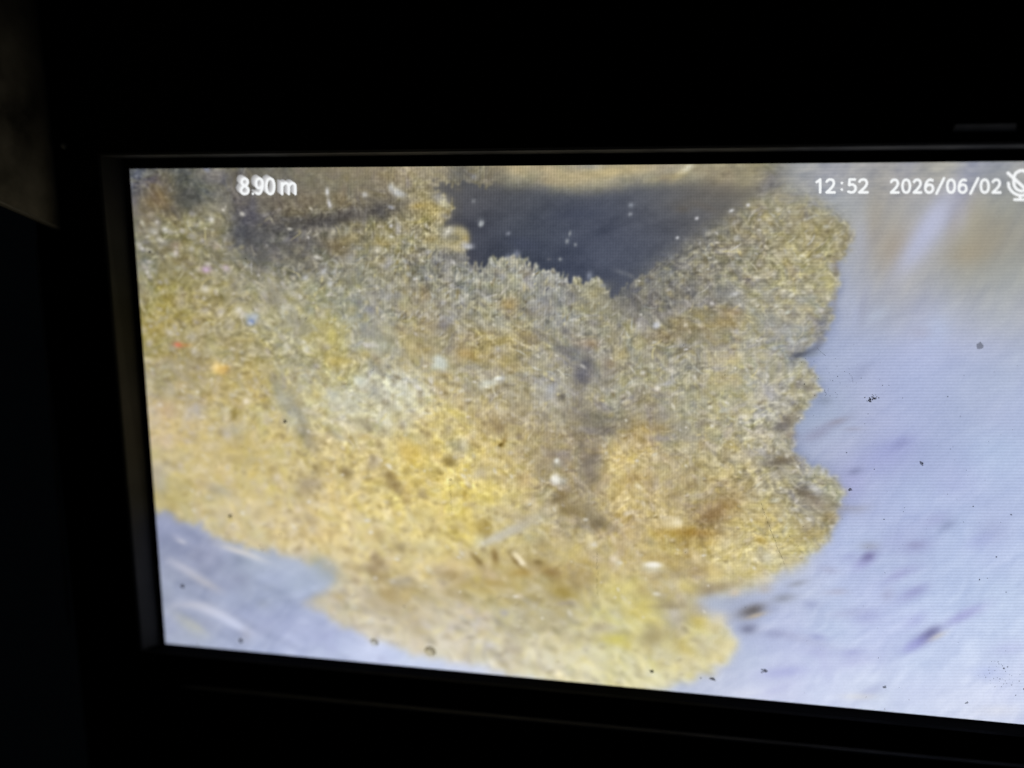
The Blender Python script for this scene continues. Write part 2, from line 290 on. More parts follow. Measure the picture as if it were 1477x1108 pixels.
L, W_, K = (226,220,206), (244,244,240), (74,72,72)
BLOBS = [  # x, y, rx, ry, angle, colour, alpha[, crispness]
 # shaded cleft left of the hollow
 (352,312,14,20,-20,(84,82,92),.75),(345,335,12,10,0,(70,72,80),.8),(372,345,12,12,30,(78,78,82),.75),(400,330,34,8,-8,(80,78,78),.75),(450,320,34,7,-10,(78,74,70),.75),(500,311,34,6,-10,(78,74,72),.8),
 (545,303,30,8,-8,(84,78,72),.7),(585,296,20,8,0,(92,88,82),.55),(375,375,8,14,0,(84,82,80),.7),(470,322,26,5,-6,(70,68,70),.6),(550,308,10,6,40,(70,70,74),.6),(455,350,40,6,-4,(104,100,96),.5),(430,370,24,10,0,(98,94,84),.5),
 (420,355,30,8,0,(100,97,93),.5),(395,290,40,14,0,(112,104,92),.45),(440,295,60,10,-4,(120,106,82),.4),(260,265,8,14,10,(70,72,70),.6),(275,285,10,14,40,(78,80,78),.6),(268,292,14,8,0,(74,76,72),.5),(250,305,20,5,0,(90,86,78),.5),
 (365,300,5,16,0,(84,84,100),.5),(322,290,6,9,0,(150,146,130),.5),(305,300,14,10,20,(140,134,118),.45),(225,290,16,14,0,(122,100,66),.5),(195,300,6,14,0,(100,96,110),.5),(298,244,4,3,40,(150,156,180),.7),(285,252,5,9,0,(124,120,104),.5),
 # two tufts that stand out against the hollow
 (608,290,26,16,0,(150,138,96),.6,1.6),(622,300,18,12,0,(176,154,88),.55),(612,282,9.8,4.8,-8,(150,140,88),.28),(596,292,10,10,0,(168,160,150),.5),(635,288,9,6,30,(168,166,166),.6),(644,296,5,3,40,(186,180,150),.8),(640,310,8,8,0,(160,148,110),.7,1.6),
 (612,318,9.8,4.8,-20,(150,138,62),.28),(603,297,10,4,-6,(190,164,84),.6),(572,276,7,4,30,(206,208,210),.8),(564,270,3,4,0,(200,204,206),.6),(577,280,6,3,10,(190,194,200),.6),(526,281,3,3,0,(206,206,206),.8),(472,277,2,4,-5,(224,226,230),.9),(475,294,2,5,-15,(222,222,228),.9),
 (564,299,4,2,20,(196,200,214),.7),(574,330,3,7,0,(204,202,210),.6),(564,326,2,2,0,(230,230,240),.8),(590,275,8,3,0,(100,92,70),.5),(640,255,5,8,0,(170,158,130),.5),(615,250,18,9,0,(160,146,116),.5),(575,250,16,9,0,(148,132,100),.4),
 (640,342,20,15,0,(162,152,110),.8,1.8),(648,332,11.2,3.2,10,(196,194,190),.28),(640,338,8,6,0,(128,126,118),.7),(660,342,6,9,0,(190,170,92),.7),(640,356,14.0,3.2,10,(186,180,160),.28),(655,357,10,3,20,(192,178,132),.6),(670,352,4,4,0,(200,196,190),.7),(676,354,5,2,0,(186,188,196),.7),
 (620,345,11.2,4.0,-18,(186,158,84),.28),(600,338,12.6,4.0,20,(190,178,150),.28),(558,348,12.6,4.0,0,(160,144,84),.28),(556,352,14.0,2.4,0,(180,156,96),.28),(505,344,11.2,4.8,-14,(186,162,90),.28),(485,355,14,8,20,(118,100,64),.55),(500,366,10,10,0,(106,94,72),.5),(515,359,9.8,2.4,-4,(180,180,184),.28),(505,372,8,5,-40,(190,190,196),.5),
 (480,328,18.2,2.4,-2,(172,168,160),.28),(465,332,11.2,2.0,0,(190,182,172),.28),(520,303,2,12,-12,(150,144,134),.5),(527,310,2,12,10,(150,146,142),.5),(512,300,1.5,8,-15,(160,156,150),.5),(660,372,22,8,5,(92,92,100),.5),(645,368,11.2,4.8,0,(100,100,98),.28),
 (560,376,4,8,0,(188,186,192),.55),(552,384,6,3,20,(196,194,190),.5),(545,360,5,4,20,(226,222,216),.6),(484,390,2,9,5,(200,198,196),.6),(466,392,3,5,30,(206,206,212),.6),(476,410,3,4,0,(226,228,232),.7),(441,401,3,3,40,(216,218,224),.7),
 (658,343,15,13,0,(172,164,136),.75,2.2),(658,343,7,5,0,(122,120,112),.75),(647,334,7,4,-40,(206,204,198),.6),(668,334,6,4,40,(196,186,150),.6),(672,346,4,7,0,(190,166,92),.6),(660,356,8.4,2.4,0,(190,182,158),.28),(676,357,5,2,0,(188,190,196),.8),(655,322,11.2,2.8,-8,(72,72,84),.28),(630,285,10,5,25,(160,160,168),.5),(640,293,6,3,40,(190,184,150),.7),(643,312,5,3,10,(160,158,160),.6),
 # ceiling lip above the hollow
 (745,245,16,7,10,(196,176,132),0.59),(790,244,26,5,3,(182,164,126),0.51),(815,253,34,7,12,(186,168,128),0.55),(800,262,20,5,8,(176,156,118),0.44),(860,250,40,6,-6,(200,180,130),0.55),(900,246,36,6,-8,(196,176,126),0.51),(940,244,26,6,-6,(184,170,138),0.48),(852,240,10,4,0,(150,150,160),0.37),
 (960,256,20,4,-10,(172,154,112),0.44),(985,248,16,4,-35,(196,180,130),0.55),(992,242,8,3,-35,(226,226,216),0.59),(965,244,20,7,0,(156,148,136),0.37),(1020,248,22,9,0,(150,136,108),0.30),(1050,248,20,10,0,(150,136,116),0.30),(690,258,30,8,0,(92,92,88),0.30),(660,250,14,12,0,(82,84,88),0.59),(700,248,20,9,0,(104,100,90),0.37),
 (725,252,10,8,0,(110,104,94),0.30),(660,272,5,4,0,(128,120,100),0.30),(1080,262,26,16,-20,(130,122,104),0.37),(1030,275,30,10,0,(112,106,98),0.37),(1040,262,20,10,0,(140,130,112),0.30),(1110,262,14,10,-30,(112,112,128),0.37),(1102,276,14,7,-30,(96,98,116),0.37),(1000,292,26,6,-5,(118,112,102),0.30),(985,302,8,4,0,(94,84,72),0.37),
 (1020,300,14,4,20,(104,92,78),0.22),
 # motes in the hollow
 (694,323,3.1,3.9,30,(186,190,192),.85,1.5),(693,318,3.9,3.9,0,(120,124,130),.5),(733,337,2.7,2.0,-20,(140,144,156),.8),(683,290,2.3,2.3,0,(140,142,146),.7),(683,255,3.1,2.0,-30,(150,152,156),.7),(822,337,1.4,2.7,10,(160,164,168),.8),(818,348,1.9,2.5,10,(156,160,164),.85),(830,353,1.7,2.0,0,(150,154,160),.8),(808,374,1.9,1.9,0,(156,160,162),.8),
 (910,296,2.8,2.7,0,(150,156,166),.75),(909,309,2.3,1.9,-30,(160,164,172),.8),(792,374,2.3,1.6,0,(110,112,120),.6),(977,343,1.9,1.6,-20,(214,216,220),.9),(1005,315,2.0,1.7,-20,(222,222,226),.9),(1055,304,2.7,1.7,-25,(226,226,228),.9),(1079,296,1.9,1.9,0,(226,226,230),.9),(1095,317,2.3,1.6,-10,(200,196,196),.7),(1063,343,2.3,3.9,30,(176,174,168),.7),
 (1040,362,3.1,1.9,-25,(176,172,166),.6),(1092,358,2.3,2.3,0,(186,184,178),.6),(1033,336,3.1,2.3,30,(150,148,150),.4),(745,366,3.9,3.9,20,(150,156,174),.6),(733,370,3.1,3.1,0,(140,146,164),.5),(850,398,3.1,4.7,10,(150,156,170),.7),(896,393,7.0,2.7,20,(120,124,132),.55),(910,398,4.7,2.3,30,(124,126,130),.5),(870,412,3.9,2.3,0,(146,150,160),.6),
 (755,352,16,7,10,(70,76,96),.5),(830,310,30,7,-4,(70,76,94),.4),
 # slope between hollow and right knob
 (930,432,40,12,-16,(112,108,106),.5),(900,440,20,10,0,(112,110,112),.5),(900,420,12,8,0,(82,86,98),.7),(1000,425,14,12,-40,(112,110,116),.45),(1050,425,14,9,0,(120,124,132),.45),(1035,422,8,8,0,(110,112,118),.4),(1060,424,6,2.6,-20,(206,206,206),.8),(1030,430,20,4,-30,(128,124,124),.4),
 (978,446,30,3,-24,(160,154,150),.45),(985,448,10,2,-35,(180,176,176),.5),(950,454,26,5,-8,(112,108,108),.5),(947,469,5,4,-30,(212,214,222),.9,1.5),(922,468,3,6,10,(196,194,192),.7),(930,466,6,6,0,(170,166,160),.5),(989,469,2.4,2.4,0,(216,206,186),.8),(982,465,14,7,0,(160,142,92),.55),(1010,452,9,5,0,(170,154,104),.5),
 (1045,466,22,6,-8,(160,138,86),.6),(1058,450,10,5,0,(164,136,100),.5),(960,485,20,8,-6,(142,122,86),.5),(988,474,10,3,0,(110,94,66),.4),(985,499,9,2.5,0,(166,168,178),.5),(1040,500,16,3,-10,(128,124,128),.45),(1050,518,20,5,-6,(196,180,140),.5),(1058,522,6,4,0,(204,192,140),.6),(1100,512,8,4,20,(196,188,156),.6),
 (968,534,4,4,0,(204,196,178),.6),(990,547,2.6,4,10,(214,206,176),.7),(1000,558,5,2.6,0,(112,108,98),.7),(947,561,3,2.6,30,(224,216,200),.85),(960,554,8,2.4,-10,(188,188,196),.6),(1035,548,22,8,0,(180,164,112),.5),(1084,575,4,4,0,(204,200,180),.7),(1110,570,10,8,-30,(176,174,184),.5),(1105,560,12,7,0,(172,170,180),.4),
 (1160,434,12,5,-20,(158,162,170),.5),(1140,478,12,5,-10,(176,178,176),.6),(1120,470,20,9,0,(150,150,150),.4),(1142,493,5,3,20,(196,198,200),.7),(1112,460,8,5,0,(132,134,136),.45),(1135,436,8,4,0,(190,180,130),.5),(1155,445,10,5,0,(176,164,124),.4),
 # right knob rim
 (1150,512,8,3,-10,(78,82,96),.85),(1165,508,14,3,-25,(96,102,118),.75),(1182,492,4,14,28,(112,114,128),.6),(1186,468,6,6,-30,(104,108,128),.7),(1192,455,10,4,-40,(120,118,120),.5),(1204,430,3,14,4,(140,136,138),.5),(1206,390,3,8,0,(120,112,110),.6),(1200,385,4,6,20,(140,136,150),.4),(1180,420,12,3,-10,(140,128,110),.4),
 (1196,410,5,6,0,(206,196,136),.6),(1190,430,4,5,0,(190,182,158),.5),(1168,446,5,3,0,(206,192,146),.5),(1155,500,14,6,-10,(160,160,158),.5),(1168,512,16,3,-12,(122,132,140),.4),(1150,555,4,8,30,(112,104,98),.6),(1165,545,5,6,0,(186,178,130),.5),(1160,558,3,2,0,(90,84,74),.6),(1168,560,5,3,-30,(120,112,110),.5),
 (1130,586,5,5,0,(206,202,190),.6),(1150,590,8,4,-35,(128,118,86),.5),(1135,605,12,6,-35,(118,110,102),.6),(1128,616,10,6,-20,(108,104,110),.6),(1140,628,6,4,0,(120,108,100),.6),(1112,628,5,3,0,(216,212,202),.7),(1074,601,5,3,0,(222,220,212),.8),(1092,601,4,3.4,30,(224,222,218),.8),(1102,599,8,3,0,(172,174,190),.5),
 (955,590,4,3,0,(196,192,190),.6),(1011,611,4,6,50,(118,112,112),.5),(950,600,14,5,0,(140,138,150),.5),(955,632,14,4,0,(146,146,164),.55),(950,618,12,5,0,(130,112,80),.5),(980,615,7,7,0,(132,134,134),.5),(996,632,10,5,0,(160,160,172),.4),(1050,622,10,5,-20,(164,164,178),.4),(1075,655,14,5,-8,(186,182,176),.6),(1095,652,10,4,0,(178,178,188),.5),
 (1118,668,20,4,-8,(98,94,96),.65),(1128,664,10,5,-10,(112,98,76),.55),(1135,680,10,4,0,(180,174,156),.5),(1055,665,8,3,10,(116,116,112),.5),(1048,683,11,5,-20,(206,194,146),.7),(1042,686,5,4,0,(216,206,160),.6),(1000,676,12,5,-25,(128,116,92),.5),(946,660,4,4,30,(226,218,196),.85),(928,680,4,4,0,(204,194,168),.6),
 (918,622,10,12,0,(186,162,104),.4),(912,690,14,5,-10,(136,116,78),.5),(998,700,8,5,-40,(124,108,80),.5),(985,692,8,8,0,(180,164,140),.5),(944,700,3,9,5,(150,142,132),.5),(972,714,8,6,0,(130,116,90),.5),(1022,731,10,5,-20,(176,158,140),.5),(1024,745,10,6,-10,(116,94,66),.7),(1040,735,20,6,-20,(142,116,78),.5),(1050,720,22,14,-20,(150,128,88),.4),
 (970,755,11,6,-8,(226,216,184),.85),(978,753,5,4,0,(238,232,210),.8),(955,756,20,4,0,(206,190,150),.5),(1000,768,28,5,4,(148,118,62),.75),(965,768,16,5,0,(170,144,74),.6),(1080,730,8,5,0,(206,194,146),.6),(1098,750,12,8,0,(194,172,104),.5),(1115,735,10,6,0,(196,182,130),.4),
 (1168,682,6,4,0,(212,208,200),.7),(1176,705,8,3,35,(206,204,204),.75),(1160,706,10,8,0,(108,102,94),.65),(1170,715,16,5,18,(106,92,78),.6),(1195,720,6,10,0,(154,150,130),.5),(1180,715,8,3,30,(170,170,170),.4),(1195,745,9,6,-10,(142,122,76),.65),(1163,762,7,7,20,(150,136,116),.5),(1150,755,8,8,0,(196,182,130),.4),(1160,775,16,5,-15,(158,138,76),.55),(1186,768,10,4,-20,(170,152,92),.5),
 (1160,690,6,3,10,(130,128,112),.4),(1205,700,5,8,0,(150,146,120),.4),(1178,728,16,5,10,(150,132,112),.4),
 # body of the deposit
 (362,465,4,3.4,0,(106,138,214),.85),(360,458,6,5,0,(170,188,220),.7),(368,457,4,4,0,(186,200,222),.7),(257,497.5,4.4,2.6,8,(224,112,96),.85),(268,498,5,2,0,(206,150,90),.6),(314,532,5,5,35,(246,214,140),.95),(311,528,3,5,20,(250,226,170),.8),(325,530,5,3,0,(222,178,96),.55),(322,536,5,4,0,(200,156,84),.5),
 (318,450,5,5,20,(210,206,206),.75),(344,447,4,4,40,(224,222,214),.85),(246,480,6,4,20,(204,202,202),.75),(278,486,6,6,30,(190,188,188),.7),(280,508,4,5,-30,(196,194,194),.65),(302,506,8,6,0,(196,192,168),.6),(296,417,5,4,40,(214,210,200),.8),(260,437,6,5,20,(180,174,162),.5),(326,386,4,3.4,20,(206,186,206),.7),(297,389,5,3.4,10,(212,180,224),.8),
 (286,389,3,3,0,(226,216,196),.6),(238,331,4,3,20,(224,222,222),.85),(220,334,5,4,0,(200,198,192),.65),(254,365,3,3.4,0,(220,210,210),.75),(305,317,3,3,30,(226,222,220),.8),(254,354,5,4,0,(170,150,140),.5),(312,356,4,4,0,(170,150,146),.5),(302,352,5,4,0,(164,150,134),.4),(246,566,6,9,20,(190,186,172),.6),(262,545,6,10,-30,(190,182,160),.5),
 (285,520,12,9,-30,(132,124,104),.55),(248,500,4,5,0,(118,112,104),.5),(262,432,7,9,0,(140,128,108),.5),(305,490,6,5,0,(130,126,80),.5),(330,492,4,6,0,(146,134,110),.4),(347,500,7,5,0,(150,142,128),.45),(350,490,10,4,0,(190,174,112),.5),(355,579,3.4,3.4,0,(244,236,222),.9),(283,590,10,8,0,(174,172,176),.65),(275,603,10,7,30,(190,184,172),.55),
 (338,600,3.5,6,10,(130,116,66),.75),(339,592,3,6,20,(140,124,70),.5),(326,626,6,6,0,(186,184,186),.7),(340,622,7,6,0,(160,162,158),.6),(318,624,4,4,0,(130,120,96),.5),(348,631,4,3,0,(150,140,120),.5),(240,638,5,5,0,(206,192,178),.6),(262,556,6,4,0,(206,178,120),.4),(240,590,10,12,0,(190,156,120),.4),(295,550,6,6,30,(186,176,164),.5),
 (310,560,5,5,0,(192,184,170),.5),(305,705,12,6,30,(150,146,140),.55),(322,708,10,5,30,(168,170,172),.5),(275,630,10,4,10,(158,146,114),.5),(348,665,20,6,10,(164,152,116),.5),(350,642,14,8,0,(176,160,112),.5),(340,652,10,3,0,(204,190,130),.5),(225,680,8,14,10,(170,166,166),.6),(232,695,8,12,0,(160,164,168),.5),(250,715,14,12,0,(172,162,112),.5),
 (370,742,6,8,20,(160,150,128),.4),(430,736,4,4,0,(224,212,192),.6),(392,747,8,5,0,(212,200,170),.5),(375,708,6,5,0,(206,196,184),.5),(400,560,6,14,-10,(150,154,146),.6),(410,575,8,6,0,(180,186,186),.55),(395,545,4,7,0,(136,130,112),.5),(418,523,4,4,0,(140,140,128),.5),(430,524,8,6,30,(128,126,104),.6),(447,524,4,5,20,(126,122,94),.7),(455,527,5,6,0,(156,152,148),.6),
 (420,588,14,7,20,(132,132,130),.7),(412,563,18,5,40,(140,134,112),.5),(430,600,14,7,20,(152,158,160),.6),(438,622,8,10,-30,(124,126,124),.7),(450,640,10,9,30,(148,144,132),.6),(420,610,8,6,0,(172,176,172),.5),(460,675,6,12,10,(150,138,108),.55),(440,700,10,12,0,(144,136,126),.6),(455,700,8,7,30,(156,148,140),.5),(440,745,6,10,-20,(160,148,124),.5),(430,735,4,4,0,(222,212,196),.6),
 (498,681,5,8,-20,(124,110,82),.7),(502,686,7,7,0,(150,140,112),.4),(537,668,7,8,0,(148,138,124),.7),(545,664,4,7,0,(200,194,184),.6),(537,690,3,3,0,(150,130,90),.3),(562,687,7,6,20,(118,102,70),.8),(571,700,8,5,20,(122,106,78),.75),(575,708,7,4,30,(150,134,112),.5),(550,697,14,4,14,(158,142,86),.5),(525,705,10,5,20,(160,148,102),.45),(512,700,5,6,0,(216,206,180),.65),(585,722,5,5,0,(142,124,88),.65),
 (608,713,6,6,30,(150,138,118),.65),(600,698,6,5,0,(166,150,92),.5),(624,683,8,5,-20,(142,128,74),.55),(648,666,7,6,0,(122,108,68),.75),(658,658,8,8,0,(178,170,158),.6),(656,642,8,7,0,(142,144,130),.7),(668,640,5,7,0,(206,206,196),.6),(647,620,5,6,0,(136,130,116),.6),(615,628,8,7,0,(152,142,116),.5),(620,650,10,5,10,(170,154,104),.5),(592,650,14,10,0,(204,176,90),.5),(600,662,8,8,0,(210,184,92),.4),
 (583,612,7,6,0,(158,162,176),.45),(560,614,5,10,5,(212,212,192),.75),(575,597,4,4,0,(130,126,100),.6),(553,622,5,4,0,(140,134,120),.6),(533,617,12,5,10,(148,144,130),.5),(522,609,14,5,10,(150,148,134),.45),(507,617,5,5,0,(226,220,194),.75),(485,628,7,5,40,(144,142,128),.6),(493,632,5,3,40,(196,198,196),.5),(535,640,5,5,0,(148,140,84),.6),(560,656,8,4,10,(150,144,108),.5),(527,630,10,4,10,(180,156,116),.5),
 (566,643,5,5,0,(216,206,150),.55),(590,628,12,3,8,(146,140,88),.5),(600,632,5,6,20,(206,204,172),.5),
 (518,549,8,6,20,(206,214,206),.7),(585,570,8,8,0,(214,220,208),.5),(560,560,7,8,0,(206,208,200),.35),(490,576,12,10,0,(206,206,188),.4),(540,562,5,5,0,(136,138,140),.65),(530,560,10,7,0,(168,162,140),.5),(560,585,6,6,0,(150,146,132),.5),(505,582,10,9,0,(196,202,190),.45),(535,575,8,8,0,(170,166,140),.4),(480,570,8,6,0,(192,200,200),.5),
 (635,523,9,7,35,(208,216,210),.9,1.5),(632,516,4,3,40,(220,224,216),.6),(627,530,7,4,-20,(196,206,190),.6),(641,529,4,5,40,(180,186,180),.5),(556,528,8,4,-40,(198,196,180),.65),(560,530,3.6,2.6,0,(112,108,98),.75),(548,535,5,6,0,(140,132,112),.5),(545,520,9,8,0,(148,130,92),.5),(572,508,8,6,0,(176,178,178),.55),(552,516,14,2.4,35,(200,198,172),.5),(535,498,12,3,8,(206,200,196),.6),(553,500,10,5,0,(184,190,166),.5),
 (540,478,12,8,0,(150,148,140),.5),(527,478,8,6,0,(142,138,130),.45),(556,473,6,8,-40,(196,190,148),.5),(547,463,8,6,0,(180,176,168),.45),(552,492,16,10,0,(164,164,138),.3),(565,491,4,4,0,(132,128,106),.5),(566,466,5,4,0,(130,132,130),.4),(505,462,8,7,0,(182,184,168),.5),(485,490,9,12,0,(190,178,96),.35),(478,485,4,14,5,(206,196,110),.4),(470,470,6,10,0,(164,150,76),.4),(493,520,16,5,10,(192,172,92),.5),(485,525,12,6,10,(200,178,94),.4),
 (525,512,8,6,0,(212,190,120),.6),(530,446,10,6,0,(142,142,148),.5),(534,447,4,3,0,(112,114,130),.5),(518,436,4,3,0,(124,124,136),.5),(505,430,14,5,0,(164,164,162),.4),(555,428,18,5,0,(164,164,168),.4),(540,424,8,3,0,(126,122,118),.4),(615,450,2,8,-10,(200,190,168),.6),(617,456,4,2,50,(212,206,190),.6),(612,425,8,10,0,(146,126,96),.4),(640,468,7,7,0,(122,118,124),.65),(648,460,6,6,0,(158,158,170),.5),(618,470,20,10,0,(168,146,104),.4),
 (602,490,10,4,5,(132,122,78),.45),(590,498,5,8,-25,(204,188,132),.5),(612,505,14,6,0,(176,150,84),.4),(670,510,10,6,0,(172,136,72),.5),(442,504,4,3.4,0,(222,222,214),.75),(472,500,5,3.4,20,(204,196,176),.5),(466,502,7,4,0,(140,128,108),.4),(475,511,12,3,4,(140,130,72),.5),(433,430,10,3,30,(176,174,164),.5),(465,450,6,4,30,(188,180,150),.5),
 (440,470,12,6,0,(142,138,116),.4),(500,406,12,5,0,(120,114,92),.4),(428,465,10,6,40,(140,138,132),.45),(400,430,10,8,40,(140,138,132),.5),(390,436,7,5,30,(136,134,132),.45),(414,444,5,4,0,(216,214,204),.6),(382,410,10,5,-10,(186,182,168),.5),(425,425,10,4,30,(184,182,180),.5),
 (706,468,4,3,0,(120,118,112),.6),(725,470,10,6,0,(192,188,166),.5),(718,464,8,6,0,(178,178,172),.4),(700,420,8,4,0,(118,118,116),.5),(668,433,4,3,0,(206,206,200),.6),(678,405,4,3,0,(196,196,200),.5),(730,438,8,6,0,(170,140,84),.5),(740,440,8,10,30,(160,130,80),.4),(762,450,8,3,30,(104,96,84),.55),(764,460,4,3,30,(106,104,88),.5),(790,464,3,2.6,0,(98,98,92),.75),(815,478,4,4,0,(98,96,98),.75),
 (775,450,8,5,0,(132,128,132),.5),(785,440,10,6,0,(160,158,160),.4),(825,425,10,7,0,(116,116,124),.5),(820,435,16,5,0,(120,120,126),.4),(858,420,14,5,-20,(164,154,108),.5),(850,440,26,7,0,(160,152,116),.4),(856,466,7,6,0,(116,112,114),.6),(875,475,6,4,0,(130,126,104),.4),(852,495,12,6,0,(164,134,104),.5),(790,488,20,3,30,(110,102,90),.4),(770,490,14,4,30,(130,116,84),.5),(755,482,12,6,30,(158,134,80),.4),(720,492,14,6,0,(170,146,78),.4),
 (805,502,5,4,0,(100,98,96),.6),(818,508,10,6,30,(106,104,108),.65),(830,505,14,4,0,(112,110,114),.5),(845,525,6,6,0,(90,90,98),.75),(838,540,6,10,10,(98,98,110),.7),(842,548,8,5,0,(100,98,104),.6),(855,535,16,10,0,(116,114,120),.4),(880,525,10,8,0,(172,156,122),.5),(881,525,4,3,0,(120,104,88),.5),(896,510,8,6,0,(160,142,96),.5),(890,535,16,3,-25,(124,112,92),.5),(875,552,9,4,-15,(112,106,86),.55),
 (795,560,8,6,0,(166,172,188),.6),(793,572,7,7,0,(162,166,176),.5),(811,574,4,3.6,0,(84,82,80),.8),(800,580,5,3,40,(196,194,188),.6),(718,546,5,2.6,-6,(236,238,232),.95,1.6),(724,546,4,2.4,0,(206,210,210),.6),(706,552,10,3.4,-4,(212,216,206),.8),(698,556,6,3.6,-20,(204,208,200),.55),(692,538,2.4,8,-35,(206,202,180),.5),(675,530,12,4,-10,(150,148,144),.5),(690,530,10,2.4,30,(144,142,138),.4),
 (675,555,6,6,0,(150,150,148),.5),(690,515,14,8,0,(176,150,84),.4),(718,503,3,3,0,(206,204,204),.6),(730,520,8,8,0,(176,156,96),.4),(742,530,10,6,0,(168,142,80),.4),(752,512,5,6,0,(132,126,108),.4),(722,592,4,6,-20,(212,204,180),.65),(716,580,4,3,0,(200,196,184),.4),(760,610,3,3,0,(224,216,190),.7),(785,558,6,6,0,(180,178,170),.4),
 (800,600,40,8,0,(150,146,134),.3),(862,610,18,7,0,(112,114,110),.5),(865,600,14,5,10,(100,102,94),.5),(880,618,14,3,-5,(100,98,104),.5),(877,622,5,4,20,(92,90,98),.55),(855,622,12,4,10,(146,146,160),.45),(905,610,8,10,0,(112,106,92),.5),(838,640,5,5,0,(98,94,96),.6),(838,600,20,6,0,(124,120,116),.35),(806,655,12,4,0,(130,128,150),.5),(812,660,8,6,0,(128,124,134),.4),
 (803,664.5,3,3,0,(228,234,238),.95,1.3),(801,691,5,6,-20,(236,238,240),1,1.5),(803,693,5,4,0,(230,234,236),.8),(812,694,4,4,0,(170,176,180),.7),(805,670,6,4,0,(150,156,164),.6),(856,664,10,8,0,(104,102,106),.6),(848,672,6,8,0,(110,108,112),.5),(850,685,10,6,30,(122,118,122),.5),(860,690,6,5,0,(108,104,100),.5),(862,675,3,5,0,(170,166,150),.5),(812,715,11,5,-25,(112,100,76),.65),(805,722,5,4,0,(100,88,66),.5),
 (815,737,6,3.4,20,(108,98,78),.6),(828,738,12,5,20,(124,112,84),.55),(862,755,12,5,14,(102,96,86),.65),(868,754,8,5,20,(98,90,78),.5),(855,744,10,4,40,(142,138,120),.4),(862,738,14,5,30,(178,170,146),.4),(830,728,10,10,0,(150,138,112),.4),(826,752,5,3.4,20,(196,184,170),.6),(795,672,18,18,0,(138,128,108),.35),(785,640,16,20,0,(150,138,112),.3),
 (722,642,3.4,2.2,-35,(84,70,34),.9,1.5),(727,636,2.4,7,20,(126,104,58),.65),(718,640,8,3,-10,(176,150,84),.4),(685,640,8,5,0,(140,124,90),.5),(710,612,14,9,-20,(146,130,104),.5),(722,616,8,5,0,(124,108,84),.5),(693,600,12,8,0,(176,162,130),.4),(672,647,9,8,0,(170,172,150),.5),(694,680,9,6,0,(180,174,156),.55),(702,675,14,8,0,(160,148,124),.4),(690,684,7,4,-15,(206,200,184),.5),(672,690,3,7,-25,(210,204,180),.6),
 (715,690,16,4,4,(160,146,112),.5),(740,668,14,3,50,(206,190,136),.5),(756,690,10,8,40,(190,162,112),.4),(700,720,20,10,0,(204,192,110),.45),(745,712,10,6,0,(206,196,128),.5),(735,738,30,5,10,(178,168,144),.4),(680,728,6,4,0,(150,140,132),.5),(670,712,4,6,0,(150,126,60),.5),(740,745,16,3,14,(150,140,122),.45),
 (735,768,30,5.5,-24,(184,184,180),.8,1.4),(710,778,22,4.5,-24,(196,198,196),.75),(760,752,22,5,-22,(186,184,176),.65),(775,745,14,4,-20,(182,178,164),.5),(690,780,6,5,-30,(206,206,180),.6),(785,748,8,4,30,(160,160,132),.4),(702,762,5,8,10,(134,116,62),.65),(692,762,4,6,0,(142,124,66),.5),(682,760,16,8,0,(190,170,92),.4),
 (748,806,8,3.4,48,(240,232,208),.98,1.6),(753,812,4,3,30,(244,238,220),.8),(744,800,4,2.4,50,(240,230,196),.6),(745,811,8,2.6,45,(104,86,54),.7),(714,803,4,9,-10,(116,96,64),.75),(687,806,10,3,45,(112,96,64),.65),(692,811,4,3,30,(120,104,72),.5),(776,811,6,3.4,10,(112,98,70),.75),(797,826,10,6,10,(134,110,68),.6),(785,822,16,6,20,(142,124,92),.5),
 (752,826,12,5,0,(164,136,74),.6),(700,826,14,8,30,(188,170,144),.4),(728,834,4,4,0,(208,194,158),.6),(710,830,6,5,0,(196,180,160),.5),(810,852,12,8,10,(150,130,66),.65),(816,858,8,5,0,(158,138,66),.5),(838,836,18,10,0,(156,138,108),.5),(852,780,4,8,-18,(222,212,176),.8),(850,776,3,5,-20,(230,220,180),.6),(853,786,5,5,0,(196,192,180),.5),(885,806,5,4.5,40,(224,216,202),.85),(892,812,4,4,40,(206,206,198),.7),
 (860,806,6,5,0,(206,196,178),.6),(850,812,12,4,10,(160,142,80),.5),(820,800,14,6,10,(190,178,124),.5),(806,786,16,6,-4,(190,178,140),.5),(832,790,6,6,0,(206,192,124),.4),(782,785,6,8,0,(150,136,104),.5),(770,780,14,6,0,(160,156,124),.4),(760,775,6,4,0,(176,180,160),.4),(745,780,10,4,10,(200,188,128),.4),
 (748,860,4,3,0,(224,212,192),.7),(734,852,5,3,10,(210,196,160),.6),(705,853,16,3,6,(196,178,120),.5),(715,842,26,5,4,(162,142,80),.5),(670,845,12,5,0,(160,142,90),.5),(815,870,10,2.6,-5,(164,154,152),.5),(728,884,5,4,0,(168,164,178),.55),(680,884,14,4,28,(206,194,176),.6),(665,903,8,5,0,(196,186,172),.5),(800,890,20,12,0,(158,144,108),.45),(770,898,6,5,20,(206,194,160),.5),(780,908,8,4,0,(168,158,134),.5),
 (750,910,10,4,10,(166,156,134),.5),(710,932,8,5,10,(202,198,196),.55),(740,938,10,5,0,(168,154,136),.45),(840,920,14,6,0,(178,166,126),.5),(865,905,10,5,-10,(164,150,124),.5),(820,928,4,18,-25,(212,200,160),.45),(800,925,18,5,-20,(216,204,160),.45),(890,922,12,7,-5,(206,196,84),.6),(905,930,10,5,20,(204,190,96),.4),(890,905,16,4,-5,(204,200,186),.5),(895,912,10,3,0,(176,168,140),.4),
